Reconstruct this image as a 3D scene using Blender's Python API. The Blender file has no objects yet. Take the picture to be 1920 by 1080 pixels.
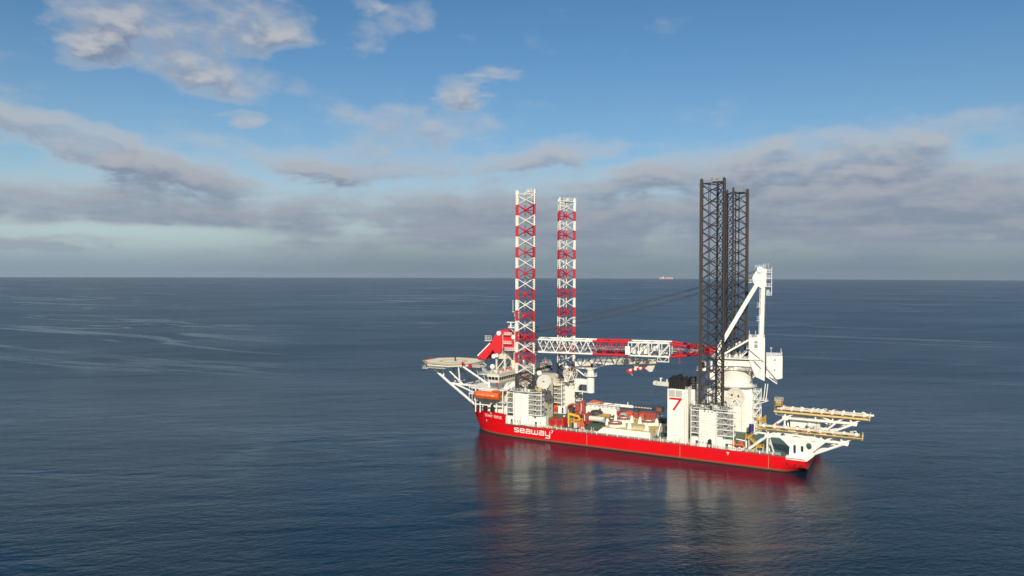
import bpy, bmesh, math, random
from mathutils import Vector, Matrix

# ------------------------------------------------------------------ camera, sky, sun, exposure
scene = bpy.context.scene
COL = scene.collection
R = math.radians
random.seed(7)

cam_d = bpy.data.cameras.new('camera')
cam = bpy.data.objects.new('camera', cam_d)
COL.objects.link(cam)
scene.camera = cam
CAM = Vector((177.9, -294.4, 75.4))
YAW, PITCH, ROLL = -0.5122, -0.018, 0.0032
f0 = Vector((math.sin(YAW), math.cos(YAW), 0)); r0 = Vector((math.cos(YAW), -math.sin(YAW), 0)); up0 = Vector((0, 0, 1))
fw = f0 * math.cos(PITCH) + up0 * math.sin(PITCH)
upv = up0 * math.cos(PITCH) - f0 * math.sin(PITCH)
rt = r0 * math.cos(ROLL) + upv * math.sin(ROLL)
up2 = upv * math.cos(ROLL) - r0 * math.sin(ROLL)
m = Matrix((rt, up2, -fw)).transposed().to_4x4()
m.translation = CAM
cam.matrix_world = m
cam_d.sensor_width = 36
cam_d.lens = 1368.6 / 1920 * 36
cam_d.clip_start = 1
cam_d.clip_end = 60000

SUN_EL = R(30)
SUN_DIR = Vector((0.40, -0.9165, 0)).normalized()      # horizontal direction towards the sun
sd = bpy.data.lights.new('sun', 'SUN')
sd.energy = 5.0
sd.angle = R(0.55)
sd.color = (1.0, 0.91, 0.74)
sun = bpy.data.objects.new('sun', sd)
COL.objects.link(sun)
to_sun = (SUN_DIR * math.cos(SUN_EL) + Vector((0, 0, math.sin(SUN_EL)))).normalized()
sun.rotation_euler = to_sun.to_track_quat('Z', 'Y').to_euler()
sun.location = (178, -290, 200)

scene.view_settings.view_transform = 'Standard'
scene.view_settings.look = 'None'
scene.view_settings.exposure = 0
scene.view_settings.gamma = 1
scene.view_settings.use_curve_mapping = False
scene.render.engine = 'CYCLES'
scene.cycles.use_denoising = True
scene.cycles.max_bounces = 6
scene.cycles.glossy_bounces = 3
scene.cycles.sample_clamp_indirect = 4.0

world = bpy.data.worlds.new('World')
scene.world = world
world.use_nodes = True
try:
    world.cycles.sampling_method = 'MANUAL'; world.cycles.sample_map_resolution = 512
except Exception: pass


class NT:
    """small helper for building node graphs"""
    def __init__(s, tree): s.t = tree; s.n = tree.nodes; s.l = tree.links
    def new(s, kind, **kw):
        x = s.n.new(kind)
        for k, v in kw.items(): setattr(x, k, v)
        return x
    def put(s, sock, v):
        if isinstance(v, bpy.types.NodeSocket): s.l.new(v, sock)
        elif v is not None: sock.default_value = v
    def math(s, op, a, b=None, c=None, clamp=False):
        x = s.new('ShaderNodeMath', operation=op, use_clamp=clamp)
        for i, v in enumerate((a, b, c)):
            if v is not None: s.put(x.inputs[i], v)
        return x.outputs[0]
    def vmath(s, op, a, b=None):
        x = s.new('ShaderNodeVectorMath', operation=op)
        s.put(x.inputs[0], a)
        if b is not None: s.put(x.inputs[1], b)
        return x.outputs['Value'] if op in ('DOT_PRODUCT', 'LENGTH') else x.outputs['Vector']
    def xyz(s, a, b, c):
        x = s.new('ShaderNodeCombineXYZ')
        for i, v in enumerate((a, b, c)): s.put(x.inputs[i], v)
        return x.outputs[0]
    def mix(s, f, a, b):
        x = s.new('ShaderNodeMix', data_type='RGBA')
        s.put(x.inputs['Factor'], f); s.put(x.inputs['A'], a); s.put(x.inputs['B'], b)
        return x.outputs['Result']
    def noise(s, vec, scale, detail=4, rough=0.55, dist=0.0, dims='3D'):
        x = s.new('ShaderNodeTexNoise', noise_dimensions=dims)
        s.put(x.inputs['Vector'], vec)
        x.inputs['Scale'].default_value = scale; x.inputs['Detail'].default_value = detail
        x.inputs['Roughness'].default_value = rough; x.inputs['Distortion'].default_value = dist
        return x.outputs[0]
    def smooth(s, v, a, b, c=0.0, d=1.0):
        x = s.new('ShaderNodeMapRange', interpolation_type='SMOOTHSTEP')
        for i, q in enumerate((v, a, b, c, d)): s.put(x.inputs[i], q)
        return x.outputs[0]


def build_sky():
    g = NT(world.node_tree)
    g.n.clear()
    out = g.new('ShaderNodeOutputWorld')
    geo = g.new('ShaderNodeTexCoord')
    d = g.vmath('NORMALIZE', geo.outputs['Generated'])
    sep = g.new('ShaderNodeSeparateXYZ'); g.l.new(d, sep.inputs[0])
    z = g.math('MAXIMUM', sep.outputs['Z'], 0.004)
    dd = g.xyz(sep.outputs['X'], sep.outputs['Y'], z)
    sky = g.new('ShaderNodeTexSky', sky_type='NISHITA')
    sky.sun_disc = False
    sky.sun_elevation = SUN_EL
    sky.sun_rotation = math.atan2(SUN_DIR.x, SUN_DIR.y)
    sky.altitude = 0
    sky.air_density = 1.0; sky.dust_density = 0.3; sky.ozone_density = 2.5
    g.l.new(dd, sky.inputs[0])
    # azimuth and elevation in degrees (azimuth counted from the ship's bearing)
    az = g.math('MULTIPLY', g.math('ARCTAN2', g.vmath('DOT_PRODUCT', d, tuple(r0)), g.vmath('DOT_PRODUCT', d, tuple(f0))), 57.2958)
    el = g.math('MULTIPLY', g.math('ARCSINE', z), 57.2958)

    def field(e):
        # cloud density seen at elevation e (degrees): layers flatten towards the horizon
        k = g.math('DIVIDE', 1.0, g.math('ADD', g.math('MULTIPLY', e, 0.0175), 0.13))
        p = g.xyz(g.math('MULTIPLY', az, 0.085), g.math('MULTIPLY', e, 0.17), 1.3)
        p2 = g.xyz(g.math('MULTIPLY', az, 0.10), g.math('MULTIPLY', k, 1.5), 3.7)
        n1 = g.noise(p, 1.5, 5, 0.55, 0.3)
        n2 = g.noise(p2, 1.2, 7, 0.60, 0.2)
        n3 = g.noise(p, 4.6, 7, 0.52, 0.3)
        n = g.math('ADD', g.math('ADD', g.math('MULTIPLY', n1, 0.42), g.math('MULTIPLY', n2, 0.28)), g.math('MULTIPLY', g.math('SUBTRACT', n3, 0.5), g.smooth(e, 5.0, 15.0, 0.17, 0.30)))
        n = g.math('MULTIPLY_ADD', n, 2.1, -0.235)
        wob = g.noise(g.xyz(g.math('MULTIPLY', az, 0.16), g.math('MULTIPLY', e, 0.24), 8.0), 1.0, 5, 0.6)
        aw = g.math('ADD', az, g.math('MULTIPLY_ADD', wob, 8.0, -4.0))
        ew = g.math('ADD', e, g.math('MULTIPLY_ADD', n1, 5.0, -2.5))
        # low stratocumulus deck all round the horizon, breaking up above
        band = g.math('ADD', g.smooth(ew, 3.5, 10.5, 0.33, -0.01), g.smooth(ew, 9.5, 15.5, 0.0, -0.17))
        total = g.math('ADD', band, n)
        # single clouds: az, el, half width, half height, tilt, weight
        blobs = [(-24.5, 17.8, 10.0, 3.8, .05, .46), (-29.7, 15.7, 3.0, 2.2, 0, .30), (-18.1, 16.8, 3.4, 2.0, 0, .28), (-9.5, 18.4, 3.4, 2.0, .35, .42), (-11.3, 19.7, 1.8, .9, 0, .34),
                 (-19.6, 13.6, 8.4, 1.6, -.14, .36), (-8.0, 11.4, 8.4, 2.1, .03, .32), (-29.4, 8.4, 9.1, 1.8, -.25, .46), (3.0, 9.4, 6.4, 1.2, .08, .34), (21.8, 8.6, 17.2, 2.0, .10, .36),
                 (-3.6, 14.0, 2.4, 1.1, 0, .40), (-.8, 15.0, 2.4, 1.0, .1, .38), (-20.7, 11.2, 2.0, .7, 0, .32), (-15.3, 7.4, 4.2, 1.0, 0, .30), (-31.9, 1.9, 8.0, .6, 0, .42),
                 (-25.0, 4.4, 14.6, 2.1, 0, .22), (12.1, 4.8, 28.4, 3.5, 0, .26), (29, 5.2, 13, 3.2, .08, .26), (-12, 8.4, 9, 1.6, 0, .20), (62, 14, 16, 4, .1, .38), (-70, 15, 18, 5, 0, .38), (110, 18, 25, 6, 0, .38), (-120, 20, 25, 6, .1, .38), (165, 16, 22, 5, 0, .38)]
        for (a0, e0, sa, se, tl, w) in blobs:
            da = g.math('SUBTRACT', aw, a0); de = g.math('SUBTRACT', g.math('SUBTRACT', ew, e0), g.math('MULTIPLY', da, tl))
            q = g.math('ADD', g.math('POWER', g.math('DIVIDE', g.math('ABSOLUTE', da), sa), 2.0), g.math('POWER', g.math('DIVIDE', g.math('ABSOLUTE', de), se), 2.0))
            total = g.math('ADD', total, g.math('MULTIPLY', g.smooth(q, 0.0, 1.35, 1.0, 0.0), w))
        # clear strip low on the left
        da = g.math('DIVIDE', g.math('ADD', az, 29.0), 15.0)
        de = g.math('DIVIDE', g.math('SUBTRACT', e, g.math('MULTIPLY_ADD', n2, 1.6, 1.9)), 1.0)
        q = g.math('ADD', g.math('POWER', g.math('ABSOLUTE', da), 2.0), g.math('POWER', g.math('ABSOLUTE', de), 2.0))
        return g.math('SUBTRACT', total, g.math('MULTIPLY', g.smooth(q, 0.0, 1.2, 1.0, 0.0), 0.42)), n1, n3

    den, n1, n3 = field(el)
    den_up, _, _ = field(g.math('ADD', el, 0.8))
    hi = g.smooth(el, 6.0, 14.0)
    alpha = g.math('MULTIPLY', g.smooth(den, 0.46, 1.12), g.smooth(el, 4.0, 15.0, 0.94, 0.84))
    # lit tops, greyer bases, streaks of mauve and blue grey in the low layer
    lit = g.smooth(g.math('SUBTRACT', den, den_up), -0.12, 0.20)
    thick = g.smooth(den, 0.62, 1.05)
    low = g.smooth(el, 0.0, 9.0)
    streak = g.noise(g.xyz(g.math('MULTIPLY', az, 0.05), g.math('MULTIPLY', el, 0.75), 5.0), 1.2, 6, 0.58, 0.3)
    sk = g.smooth(streak, 0.36, 0.64)
    base_lo = g.mix(sk, (0.245, 0.298, 0.380, 1), (0.310, 0.345, 0.420, 1))
    base = g.mix(low, base_lo, (0.205, 0.25, 0.35, 1))
    top = g.mix(low, (0.345, 0.375, 0.425, 1), (0.56, 0.55, 0.545, 1))
    body = g.mix(thick, top, base)
    body = g.mix(g.math('MULTIPLY', lit, g.smooth(el, 2, 14, 0.34, 0.92)), body, top)
    # pale air low down, dimmest right on the horizon
    leftness = g.smooth(az, -6, -30)
    air = g.mix(leftness, g.mix(g.smooth(el, 0.0, 5.0), (0.175, 0.25, 0.31, 1), (0.225, 0.30, 0.39, 1)), g.mix(g.smooth(el, 0.2, 3.0), (0.225, 0.32, 0.40, 1), (0.38, 0.50, 0.56, 1)))
    murk = g.smooth(el, 0.5, 7.5, 0.92, 0.0)
    veil = g.smooth(el, 4.0, 19.0, 0.22, 0.0)
    body = g.mix(g.smooth(el, 0.0, 3.2, 0.85, 0.0), body, air)
    hs = g.new('ShaderNodeHueSaturation'); hs.inputs['Hue'].default_value = 0.497; hs.inputs['Saturation'].default_value = 1.22; hs.inputs['Value'].default_value = 0.93
    g.l.new(sky.outputs[0], hs.inputs['Color'])

    def back(c, strength):
        b = g.new('ShaderNodeBackground'); g.put(b.inputs[0], c); b.inputs[1].default_value = strength; return b.outputs[0]

    def mixs(f, a, b):
        x = g.new('ShaderNodeMixShader'); g.put(x.inputs[0], f); g.l.new(a, x.inputs[1]); g.l.new(b, x.inputs[2]); return x.outputs[0]
    clear = mixs(g.math('MAXIMUM', murk, veil), back(hs.outputs[0], 0.10), back(air, 1.0))
    g.l.new(mixs(alpha, clear, back(body, 1.0)), out.inputs[0])


build_sky()

# ------------------------------------------------------------------ materials
MAT = {}


def paint(name, col, rough=0.45, dirt=None, dirt_amt=0.35, scale=0.5, streak=True, metallic=0.0, var=0.12, bump=0.0):
    m_ = bpy.data.materials.new(name); m_.use_nodes = True
    g = NT(m_.node_tree)
    bs = g.n['Principled BSDF']
    tc = g.new('ShaderNodeTexCoord')
    ge = g.new('ShaderNodeNewGeometry')
    p = ge.outputs['Position']
    mp = g.new('ShaderNodeMapping'); g.l.new(p, mp.inputs[0])
    mp.inputs['Scale'].default_value = (1, 1, 0.18 if streak else 1)
    n = g.noise(mp.outputs[0], scale * 2.2, 6, 0.65)
    nb = g.noise(p, scale * 0.35, 3, 0.5)
    c = (*col, 1)
    dk = (*[x * (1 - var) for x in col], 1); lt = (*[min(1, x * (1 + var * 0.5)) for x in col], 1)
    base = g.mix(nb, dk, lt)
    if dirt:
        fac = g.math('MULTIPLY', g.smooth(n, 0.52, 0.75), dirt_amt)
        base = g.mix(fac, base, (*dirt, 1))
    g.l.new(base, bs.inputs['Base Color'])
    g.l.new(g.math('MULTIPLY_ADD', n, 0.2, rough - 0.1), bs.inputs['Roughness'])
    bs.inputs['Metallic'].default_value = metallic
    if bump:
        b = g.new('ShaderNodeBump'); b.inputs['Strength'].default_value = 0.6; b.inputs['Distance'].default_value = bump
        g.l.new(n, b.inputs['Height']); g.l.new(b.outputs[0], bs.inputs['Normal'])
    MAT[name] = m_
    return m_


paint('white', (0.83, 0.81, 0.74), 0.42, (0.46, 0.34, 0.22), 0.28)
paint('cream', (0.66, 0.60, 0.48), 0.5, (0.42, 0.33, 0.24), 0.3)
paint('offwhite', (0.62, 0.60, 0.53), 0.55, (0.36, 0.30, 0.22), 0.4)
paint('red', (0.62, 0.010, 0.016), 0.38, (0.32, 0.02, 0.02), 0.35, 0.3)
paint('crane_red', (0.60, 0.014, 0.022), 0.42, (0.35, 0.02, 0.02), 0.3)
paint('leg_red', (0.50, 0.015, 0.03), 0.5, (0.25, 0.03, 0.03), 0.3)
paint('leg_white', (0.74, 0.72, 0.65), 0.5, (0.40, 0.34, 0.26), 0.3)
paint('leg_dark', (0.044, 0.035, 0.033), 0.55, (0.09, 0.05, 0.03), 0.4)
paint('leg_black', (0.020, 0.018, 0.020), 0.6)
paint('black', (0.018, 0.018, 0.020), 0.5)
paint('charcoal', (0.05, 0.05, 0.052), 0.6, (0.10, 0.07, 0.05), 0.3)
paint('grey', (0.26, 0.27, 0.26), 0.5, (0.12, 0.10, 0.08), 0.4)
paint('light_grey', (0.45, 0.45, 0.43), 0.5, (0.25, 0.2, 0.16), 0.4)
paint('yellow', (0.72, 0.42, 0.03), 0.5, (0.3, 0.15, 0.03), 0.3)
paint('orange', (0.72, 0.12, 0.012), 0.42, (0.4, 0.08, 0.02), 0.2)
paint('dull_orange', (0.56, 0.10, 0.04), 0.55, (0.3, 0.08, 0.04), 0.4)
paint('machine_red', (0.36, 0.065, 0.052), 0.55, (0.20, 0.05, 0.04), 0.4)
paint('container_red', (0.45, 0.012, 0.02), 0.5, (0.22, 0.03, 0.03), 0.3)
paint('rust', (0.27, 0.075, 0.04), 0.7, (0.15, 0.05, 0.03), 0.5)
paint('ochre', (0.38, 0.24, 0.08), 0.6, (0.2, 0.12, 0.05), 0.4)
paint('canvas', (0.55, 0.45, 0.20), 0.7, (0.38, 0.30, 0.12), 0.4, streak=False)
paint('deck_green', (0.050, 0.105, 0.060), 0.6, (0.16, 0.11, 0.07), 0.55, 0.35, streak=False, var=0.3)
paint('deck_teal', (0.055, 0.135, 0.115), 0.6, (0.10, 0.13, 0.10), 0.4, 0.3, streak=False, var=0.2)
paint('runway_yellow', (0.70, 0.51, 0.19), 0.5, (0.36, 0.22, 0.08), 0.4)
paint('heli_green', (0.86, 0.80, 0.62), 0.65, (0.36, 0.33, 0.26), 0.4, streak=False)
paint('heli_yellow', (0.80, 0.50, 0.08), 0.6)
paint('blue', (0.02, 0.03, 0.16), 0.5)
paint('steel_rope', (0.06, 0.055, 0.05), 0.5)
paint('timber', (0.45, 0.30, 0.14), 0.7, (0.3, 0.2, 0.1), 0.4)
paint('ship_pink', (0.50, 0.40, 0.36), 0.6)
paint('ship_red', (0.22, 0.06, 0.06), 0.6)

gm = bpy.data.materials.new('glass'); gm.use_nodes = True
b_ = gm.node_tree.nodes['Principled BSDF']
b_.inputs['Base Color'].default_value = (0.015, 0.022, 0.028, 1); b_.inputs['Roughness'].default_value = 0.12; b_.inputs['Specular IOR Level'].default_value = 0.25
MAT['glass'] = gm


def hull_material():
    m_ = bpy.data.materials.new('hull_red'); m_.use_nodes = True
    g = NT(m_.node_tree); bs = g.n['Principled BSDF']
    ge = g.new('ShaderNodeNewGeometry'); p = ge.outputs['Position']
    sp = g.new('ShaderNodeSeparateXYZ'); g.l.new(p, sp.inputs[0])
    mp = g.new('ShaderNodeMapping'); g.l.new(p, mp.inputs[0]); mp.inputs['Scale'].default_value = (0.8, 0.8, 0.12)
    st = g.noise(mp.outputs[0], 1.3, 6, 0.7)
    nb = g.noise(p, 0.08, 3, 0.5)
    red = g.mix(nb, (0.62, 0.002, 0.006, 1), (0.72, 0.004, 0.008, 1))
    # single plates differ slightly where they were repainted
    px_ = g.math('FLOOR', g.math('DIVIDE', sp.outputs['X'], 8.6)); pz_ = g.math('FLOOR', g.math('DIVIDE', sp.outputs['Z'], 2.05))
    wn = g.new('ShaderNodeTexWhiteNoise', noise_dimensions='3D'); g.l.new(g.xyz(px_, pz_, 3.0), wn.inputs['Vector'])
    red = g.mix(g.math('MULTIPLY', wn.outputs[0], 0.30), red, (0.50, 0.004, 0.010, 1))
    fx = g.math('ABSOLUTE', g.math('SUBTRACT', g.math('FRACT', g.math('DIVIDE', sp.outputs['X'], 8.6)), 0.5))
    red = g.mix(g.math('MULTIPLY', g.smooth(fx, 0.491, 0.497), 0.35), red, (0.30, 0.01, 0.012, 1))
    sc = g.noise(g.xyz(g.math('MULTIPLY', sp.outputs['X'], 0.16), g.math('MULTIPLY', sp.outputs['Z'], 0.9), 1.0), 1.0, 6, 0.65)
    red = g.mix(g.math('MULTIPLY', g.math('MULTIPLY', g.smooth(sc, 0.58, 0.70), g.smooth(sp.outputs['Z'], 4.6, 2.6)), 0.40), red, (0.28, 0.035, 0.03, 1))
    red = g.mix(g.math('MULTIPLY', g.smooth(st, 0.56, 0.76), 0.42), red, (0.34, 0.03, 0.02, 1))
    # weathered antifouling strip at the water, with an uneven upper edge
    zz = g.math('ADD', sp.outputs['Z'], g.math('MULTIPLY_ADD', st, -0.5, 0.25))
    foul = g.smooth(zz, 0.75, 1.1, 1.0, 0.0)
    fc = g.mix(st, (0.16, 0.045, 0.025, 1), (0.34, 0.10, 0.055, 1))
    slime = g.smooth(zz, 0.15, 0.45, 1.0, 0.0)
    fc = g.mix(slime, fc, (0.045, 0.035, 0.028, 1))
    g.l.new(g.mix(foul, red, fc), bs.inputs['Base Color'])
    bs.inputs['Roughness'].default_value = 0.42
    bs.inputs['Specular IOR Level'].default_value = 0.22
    # slight plate distress
    bp = g.new('ShaderNodeBump'); bp.inputs['Strength'].default_value = 0.35; bp.inputs['Distance'].default_value = 0.06
    g.l.new(g.noise(p, 0.45, 2, 0.5), bp.inputs['Height']); g.l.new(bp.outputs[0], bs.inputs['Normal'])
    MAT['hull_red'] = m_


hull_material()


def water_material():
    m_ = bpy.data.materials.new('sea_water'); m_.use_nodes = True
    g = NT(m_.node_tree); bs = g.n['Principled BSDF']
    ge = g.new('ShaderNodeNewGeometry'); p = ge.outputs['Position']
    W = R(40)                                             # wave crests run across the wind

    def rotmap(sx, sy, ang):
        mp = g.new('ShaderNodeMapping', vector_type='TEXTURE'); g.l.new(p, mp.inputs[0])
        mp.inputs['Rotation'].default_value = (0, 0, ang); mp.inputs['Scale'].default_value = (1 / sx, 1 / sy, 1)
        return mp.outputs[0]
    swell = g.noise(rotmap(0.010, 0.036, W), 1.0, 2, 0.5, 0.3)
    chop = g.noise(rotmap(0.055, 0.13, W - 0.15), 1.0, 4, 0.55, 0.4)
    wave = g.noise(rotmap(0.26, 0.50, W + 0.25), 1.0, 4, 0.6, 0.5)
    ripple = g.noise(rotmap(0.62, 1.15, W - 0.3), 1.0, 4, 0.62, 0.4)
    gust = g.noise(rotmap(0.0020, 0.0050, W), 1.0, 5, 0.6, 0.8)
    streaks = g.noise(rotmap(0.005, 0.016, R(46)), 1.0, 5, 0.62, 1.2)
    # long slicks where the ripples are damped
    sl = g.noise(rotmap(0.0008, 0.0042, R(4)), 1.0, 5, 0.55, 1.6)
    slick = g.smooth(g.math('ABSOLUTE', g.math('SUBTRACT', sl, 0.5)), 0.0, 0.030, 1.0, 0.0)
    slick = g.math('MULTIPLY', slick, g.smooth(g.noise(rotmap(0.0012, 0.002, 0.0), 1.0, 3), 0.46, 0.62))
    # calmer water in the lee along the ship's near side
    spx = g.new('ShaderNodeSeparateXYZ'); g.l.new(p, spx.inputs[0])
    calm = g.math('MULTIPLY', g.math('MULTIPLY', g.smooth(spx.outputs['X'], -70.0, 15.0), g.smooth(spx.outputs['X'], 185.0, 120.0)), g.math('MULTIPLY', g.smooth(spx.outputs['Y'], -250.0, -50.0), g.smooth(spx.outputs['Y'], 120.0, 50.0)))
    calm = g.math('MULTIPLY', calm, g.smooth(gust, 0.25, 0.6, 0.75, 1.0))
    gain = g.math('MULTIPLY', g.math('MULTIPLY', g.smooth(gust, 0.25, 0.75, 0.70, 1.25), g.smooth(streaks, 0.32, 0.68, 0.82, 1.15)), g.math('MULTIPLY_ADD', slick, -0.50, 1.0))
    h = g.math('MULTIPLY', swell, 1.0)
    h = g.math('ADD', h, g.math('MULTIPLY', chop, g.math('MULTIPLY_ADD', calm, -0.33, 0.50)))
    fine = g.math('ADD', g.math('MULTIPLY', wave, 0.27), g.math('MULTIPLY', ripple, 0.15))
    h = g.math('ADD', h, g.math('MULTIPLY', fine, g.math('MULTIPLY', gain, g.math('MULTIPLY_ADD', calm, -0.62, 1.0))))
    bp = g.new('ShaderNodeBump'); bp.inputs['Strength'].default_value = 1.0; bp.inputs['Distance'].default_value = 1.0
    g.l.new(h, bp.inputs['Height']); g.l.new(bp.outputs[0], bs.inputs['Normal'])
    g.l.new(g.mix(gust, (0.0008, 0.013, 0.026, 1), (0.0014, 0.019, 0.036, 1)), bs.inputs['Base Color'])
    # wavelets are modelled one by one around the ship; far out they merge into roughness
    dist = g.vmath('LENGTH', g.vmath('SUBTRACT', p, (150.0, -250.0, 0.0)))
    far = g.smooth(dist, 90.0, 700.0)
    g.l.new(g.math('MULTIPLY', g.math('ADD', g.math('MULTIPLY', far, 0.25), g.math('ADD', g.smooth(gust, 0.25, 0.75, 0.035, 0.085), g.smooth(streaks, 0.32, 0.68, -0.012, 0.018))), g.math('MULTIPLY', g.math('MULTIPLY_ADD', slick, -0.42, 1.0), g.math('MULTIPLY_ADD', calm, -0.55, 1.0))), bs.inputs['Roughness'])
    bs.inputs['IOR'].default_value = 1.333
    bs.inputs['Specular IOR Level'].default_value = 0.33
    MAT['sea_water'] = m_


water_material()


# ------------------------------------------------------------------ geometry helpers
class MB:
    """collects geometry in ship coordinates, links it as one mesh object"""
    def __init__(s): s.v = []; s.f = []; s.mi = []; s.mats = []; s.cur = 0
    def mat(s, name):
        if name not in s.mats: s.mats.append(name)
        s.cur = s.mats.index(name); return s
    def add(s, vs, fs):
        o = len(s.v); s.v += [tuple(q) for q in vs]
        for f in fs: s.f.append(tuple(i + o for i in f)); s.mi.append(s.cur)
        return s
    def box(s, x0, x1, y0, y1, z0, z1):
        vs = [(x, y, z) for z in (z0, z1) for y in (y0, y1) for x in (x0, x1)]
        return s.add(vs, [(0, 2, 3, 1), (4, 5, 7, 6), (0, 1, 5, 4), (2, 6, 7, 3), (0, 4, 6, 2), (1, 3, 7, 5)])
    def obox(s, c, ax, ay, hx, hy, z0, z1):
        """box turned about the vertical: centre c, unit x axis ax, unit y axis ay, half sizes"""
        vs = []
        for z in (z0, z1):
            for sy in (-1, 1):
                for sx in (-1, 1):
                    vs.append((c[0] + ax[0] * hx * sx + ay[0] * hy * sy, c[1] + ax[1] * hx * sx + ay[1] * hy * sy, z))
        return s.add(vs, [(0, 2, 3, 1), (4, 5, 7, 6), (0, 1, 5, 4), (2, 6, 7, 3), (0, 4, 6, 2), (1, 3, 7, 5)])
    def prism(s, poly, z0, z1):
        n = len(poly); vs = [(x, y, z0) for x, y in poly] + [(x, y, z1) for x, y in poly]
        fs = [tuple(range(n - 1, -1, -1)), tuple(range(n, 2 * n))] + [(i, (i + 1) % n, n + (i + 1) % n, n + i) for i in range(n)]
        return s.add(vs, fs)
    def slabxz(s, poly, y0, y1):
        """polygon drawn in x,z and given thickness along y"""
        n = len(poly); vs = [(x, y0, z) for x, z in poly] + [(x, y1, z) for x, z in poly]
        fs = [tuple(range(n)), tuple(range(2 * n - 1, n - 1, -1))] + [(i, n + i, n + (i + 1) % n, (i + 1) % n) for i in range(n)]
        return s.add(vs, fs)
    def tube(s, a, b, r, n=6, r2=None, caps=True):
        a = Vector(a); b = Vector(b); d = b - a
        if d.length < 1e-6: return s
        d.normalize(); t = Vector((0, 0, 1)) if abs(d.z) < 0.9 else Vector((1, 0, 0))
        u = d.cross(t).normalized(); w = d.cross(u)
        r2 = r if r2 is None else r2
        vs = []
        for P, rr in ((a, r), (b, r2)):
            for i in range(n):
                t_ = 2 * math.pi * (i + 0.5) / n
                vs.append(P + u * rr * math.cos(t_) + w * rr * math.sin(t_))
        fs = [(i, (i + 1) % n, n + (i + 1) % n, n + i) for i in range(n)]
        if caps: fs += [tuple(range(n - 1, -1, -1)), tuple(range(n, 2 * n))]
        return s.add(vs, fs)
    def path(s, pts, r, n=6):
        for a, b in zip(pts[:-1], pts[1:]): s.tube(a, b, r, n)
        return s
    def bar(s, a, b, w, h):
        """rectangular bar between two points, w across, h up"""
        a = Vector(a); b = Vector(b); d = (b - a).normalized()
        t = Vector((0, 0, 1)) if abs(d.z) < 0.95 else Vector((0, 1, 0))
        u = d.cross(t).normalized() * (w / 2); k = u.cross(d).normalized() * (h / 2)
        vs = [P + su * u + sk * k for P in (a, b) for sk in (-1, 1) for su in (-1, 1)]
        return s.add(vs, [(0, 2, 3, 1), (4, 5, 7, 6), (0, 1, 5, 4), (2, 6, 7, 3), (0, 4, 6, 2), (1, 3, 7, 5)])
    def lathe(s, c, prof, n=20, axis='z'):
        """profile of (radius, height) about a vertical axis through c (or along y)"""
        vs = []; k = len(prof)
        for i in range(n):
            t = 2 * math.pi * i / n
            for r_, h in prof:
                if axis == 'z': vs.append((c[0] + r_ * math.cos(t), c[1] + r_ * math.sin(t), c[2] + h))
                elif axis == 'y': vs.append((c[0] + r_ * math.cos(t), c[1] + h, c[2] + r_ * math.sin(t)))
                else: vs.append((c[0] + h, c[1] + r_ * math.cos(t), c[2] + r_ * math.sin(t)))
        fs = []
        for i in range(n):
            j = (i + 1) % n
            for q in range(k - 1):
                fs.append((i * k + q, j * k + q, j * k + q + 1, i * k + q + 1))
        return s.add(vs, fs)
    def ball(s, c, r_, n=14, sz=1.0):
        prof = [(max(0.001, r_ * math.sin(math.pi * i / 8)), -r_ * sz * math.cos(math.pi * i / 8)) for i in range(9)]
        return s.lathe(c, prof, n)
    def rail(s, pts, h=1.1, step=2.0, r_=0.055, close=False, bars=(0.5, 1.0)):
        pts = [Vector(p) for p in pts]
        if close: pts = pts + [pts[0]]
        for a, b in zip(pts[:-1], pts[1:]):
            n = max(1, int(round((b - a).length / step)))
            for i in range(n + 1):
                q = a.lerp(b, i / n)
                s.tube(q, q + Vector((0, 0, h)), r_, 4, caps=False)
            for k in bars:
                s.tube(a + Vector((0, 0, h * k)), b + Vector((0, 0, h * k)), r_, 4, caps=False)
        return s
    def stair(s, a, b, w=0.9):
        """sloping stair between two points with stringers, treads and a handrail"""
        a = Vector(a); b = Vector(b); d = b - a
        hd = Vector((d.x, d.y, 0)).normalized(); side = Vector((-hd.y, hd.x, 0)) * (w / 2)
        for k in (-1, 1):
            s.bar(a + side * k, b + side * k, 0.10, 0.32)
            s.tube(a + side * k + Vector((0, 0, 1.0)), b + side * k + Vector((0, 0, 1.0)), 0.05, 4)
            for i in range(5):
                q = a.lerp(b, i / 4) + side * k
                s.tube(q, q + Vector((0, 0, 1.0)), 0.045, 4, caps=False)
        n = max(3, int(abs(d.z) / 0.35))
        for i in range(n):
            q = a.lerp(b, (i + 0.5) / n)
            s.bar(q - side, q + side, 0.28, 0.05)
        return s
    def mesh(s, name, org=(0, 0, 0), bevel=0.0):
        me = bpy.data.meshes.new(name)
        me.from_pydata([(x - org[0], y - org[1], z - org[2]) for x, y, z in s.v], [], s.f)
        for q in s.mats: me.materials.append(MAT[q])
        me.polygons.foreach_set('material_index', s.mi)
        me.update()
        bm = bmesh.new(); bm.from_mesh(me)
        bmesh.ops.recalc_face_normals(bm, faces=bm.faces)
        bm.to_mesh(me); bm.free()
        return me


def wloc(o):
    l = Vector(o.location); p = o.parent
    while p: l = l + Vector(p.location); p = p.parent
    return l


def part(name, mb, parent, at=None, label=None, kind=None, smooth=False):
    po = wloc(parent) if parent else Vector((0, 0, 0))
    org = Vector(at) if at is not None else po
    me = mb.mesh(name, org)
    if smooth: shade(me)
    o = bpy.data.objects.new(name, me); COL.objects.link(o)
    if parent: o.parent = parent
    o.location = org - po
    if label: o['label'] = label
    if kind: o['kind'] = kind
    return o


def shade(me, ang=35):
    me.polygons.foreach_set('use_smooth', [True] * len(me.polygons))
    try: me.set_sharp_from_angle(angle=R(ang))
    except Exception: pass


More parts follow.
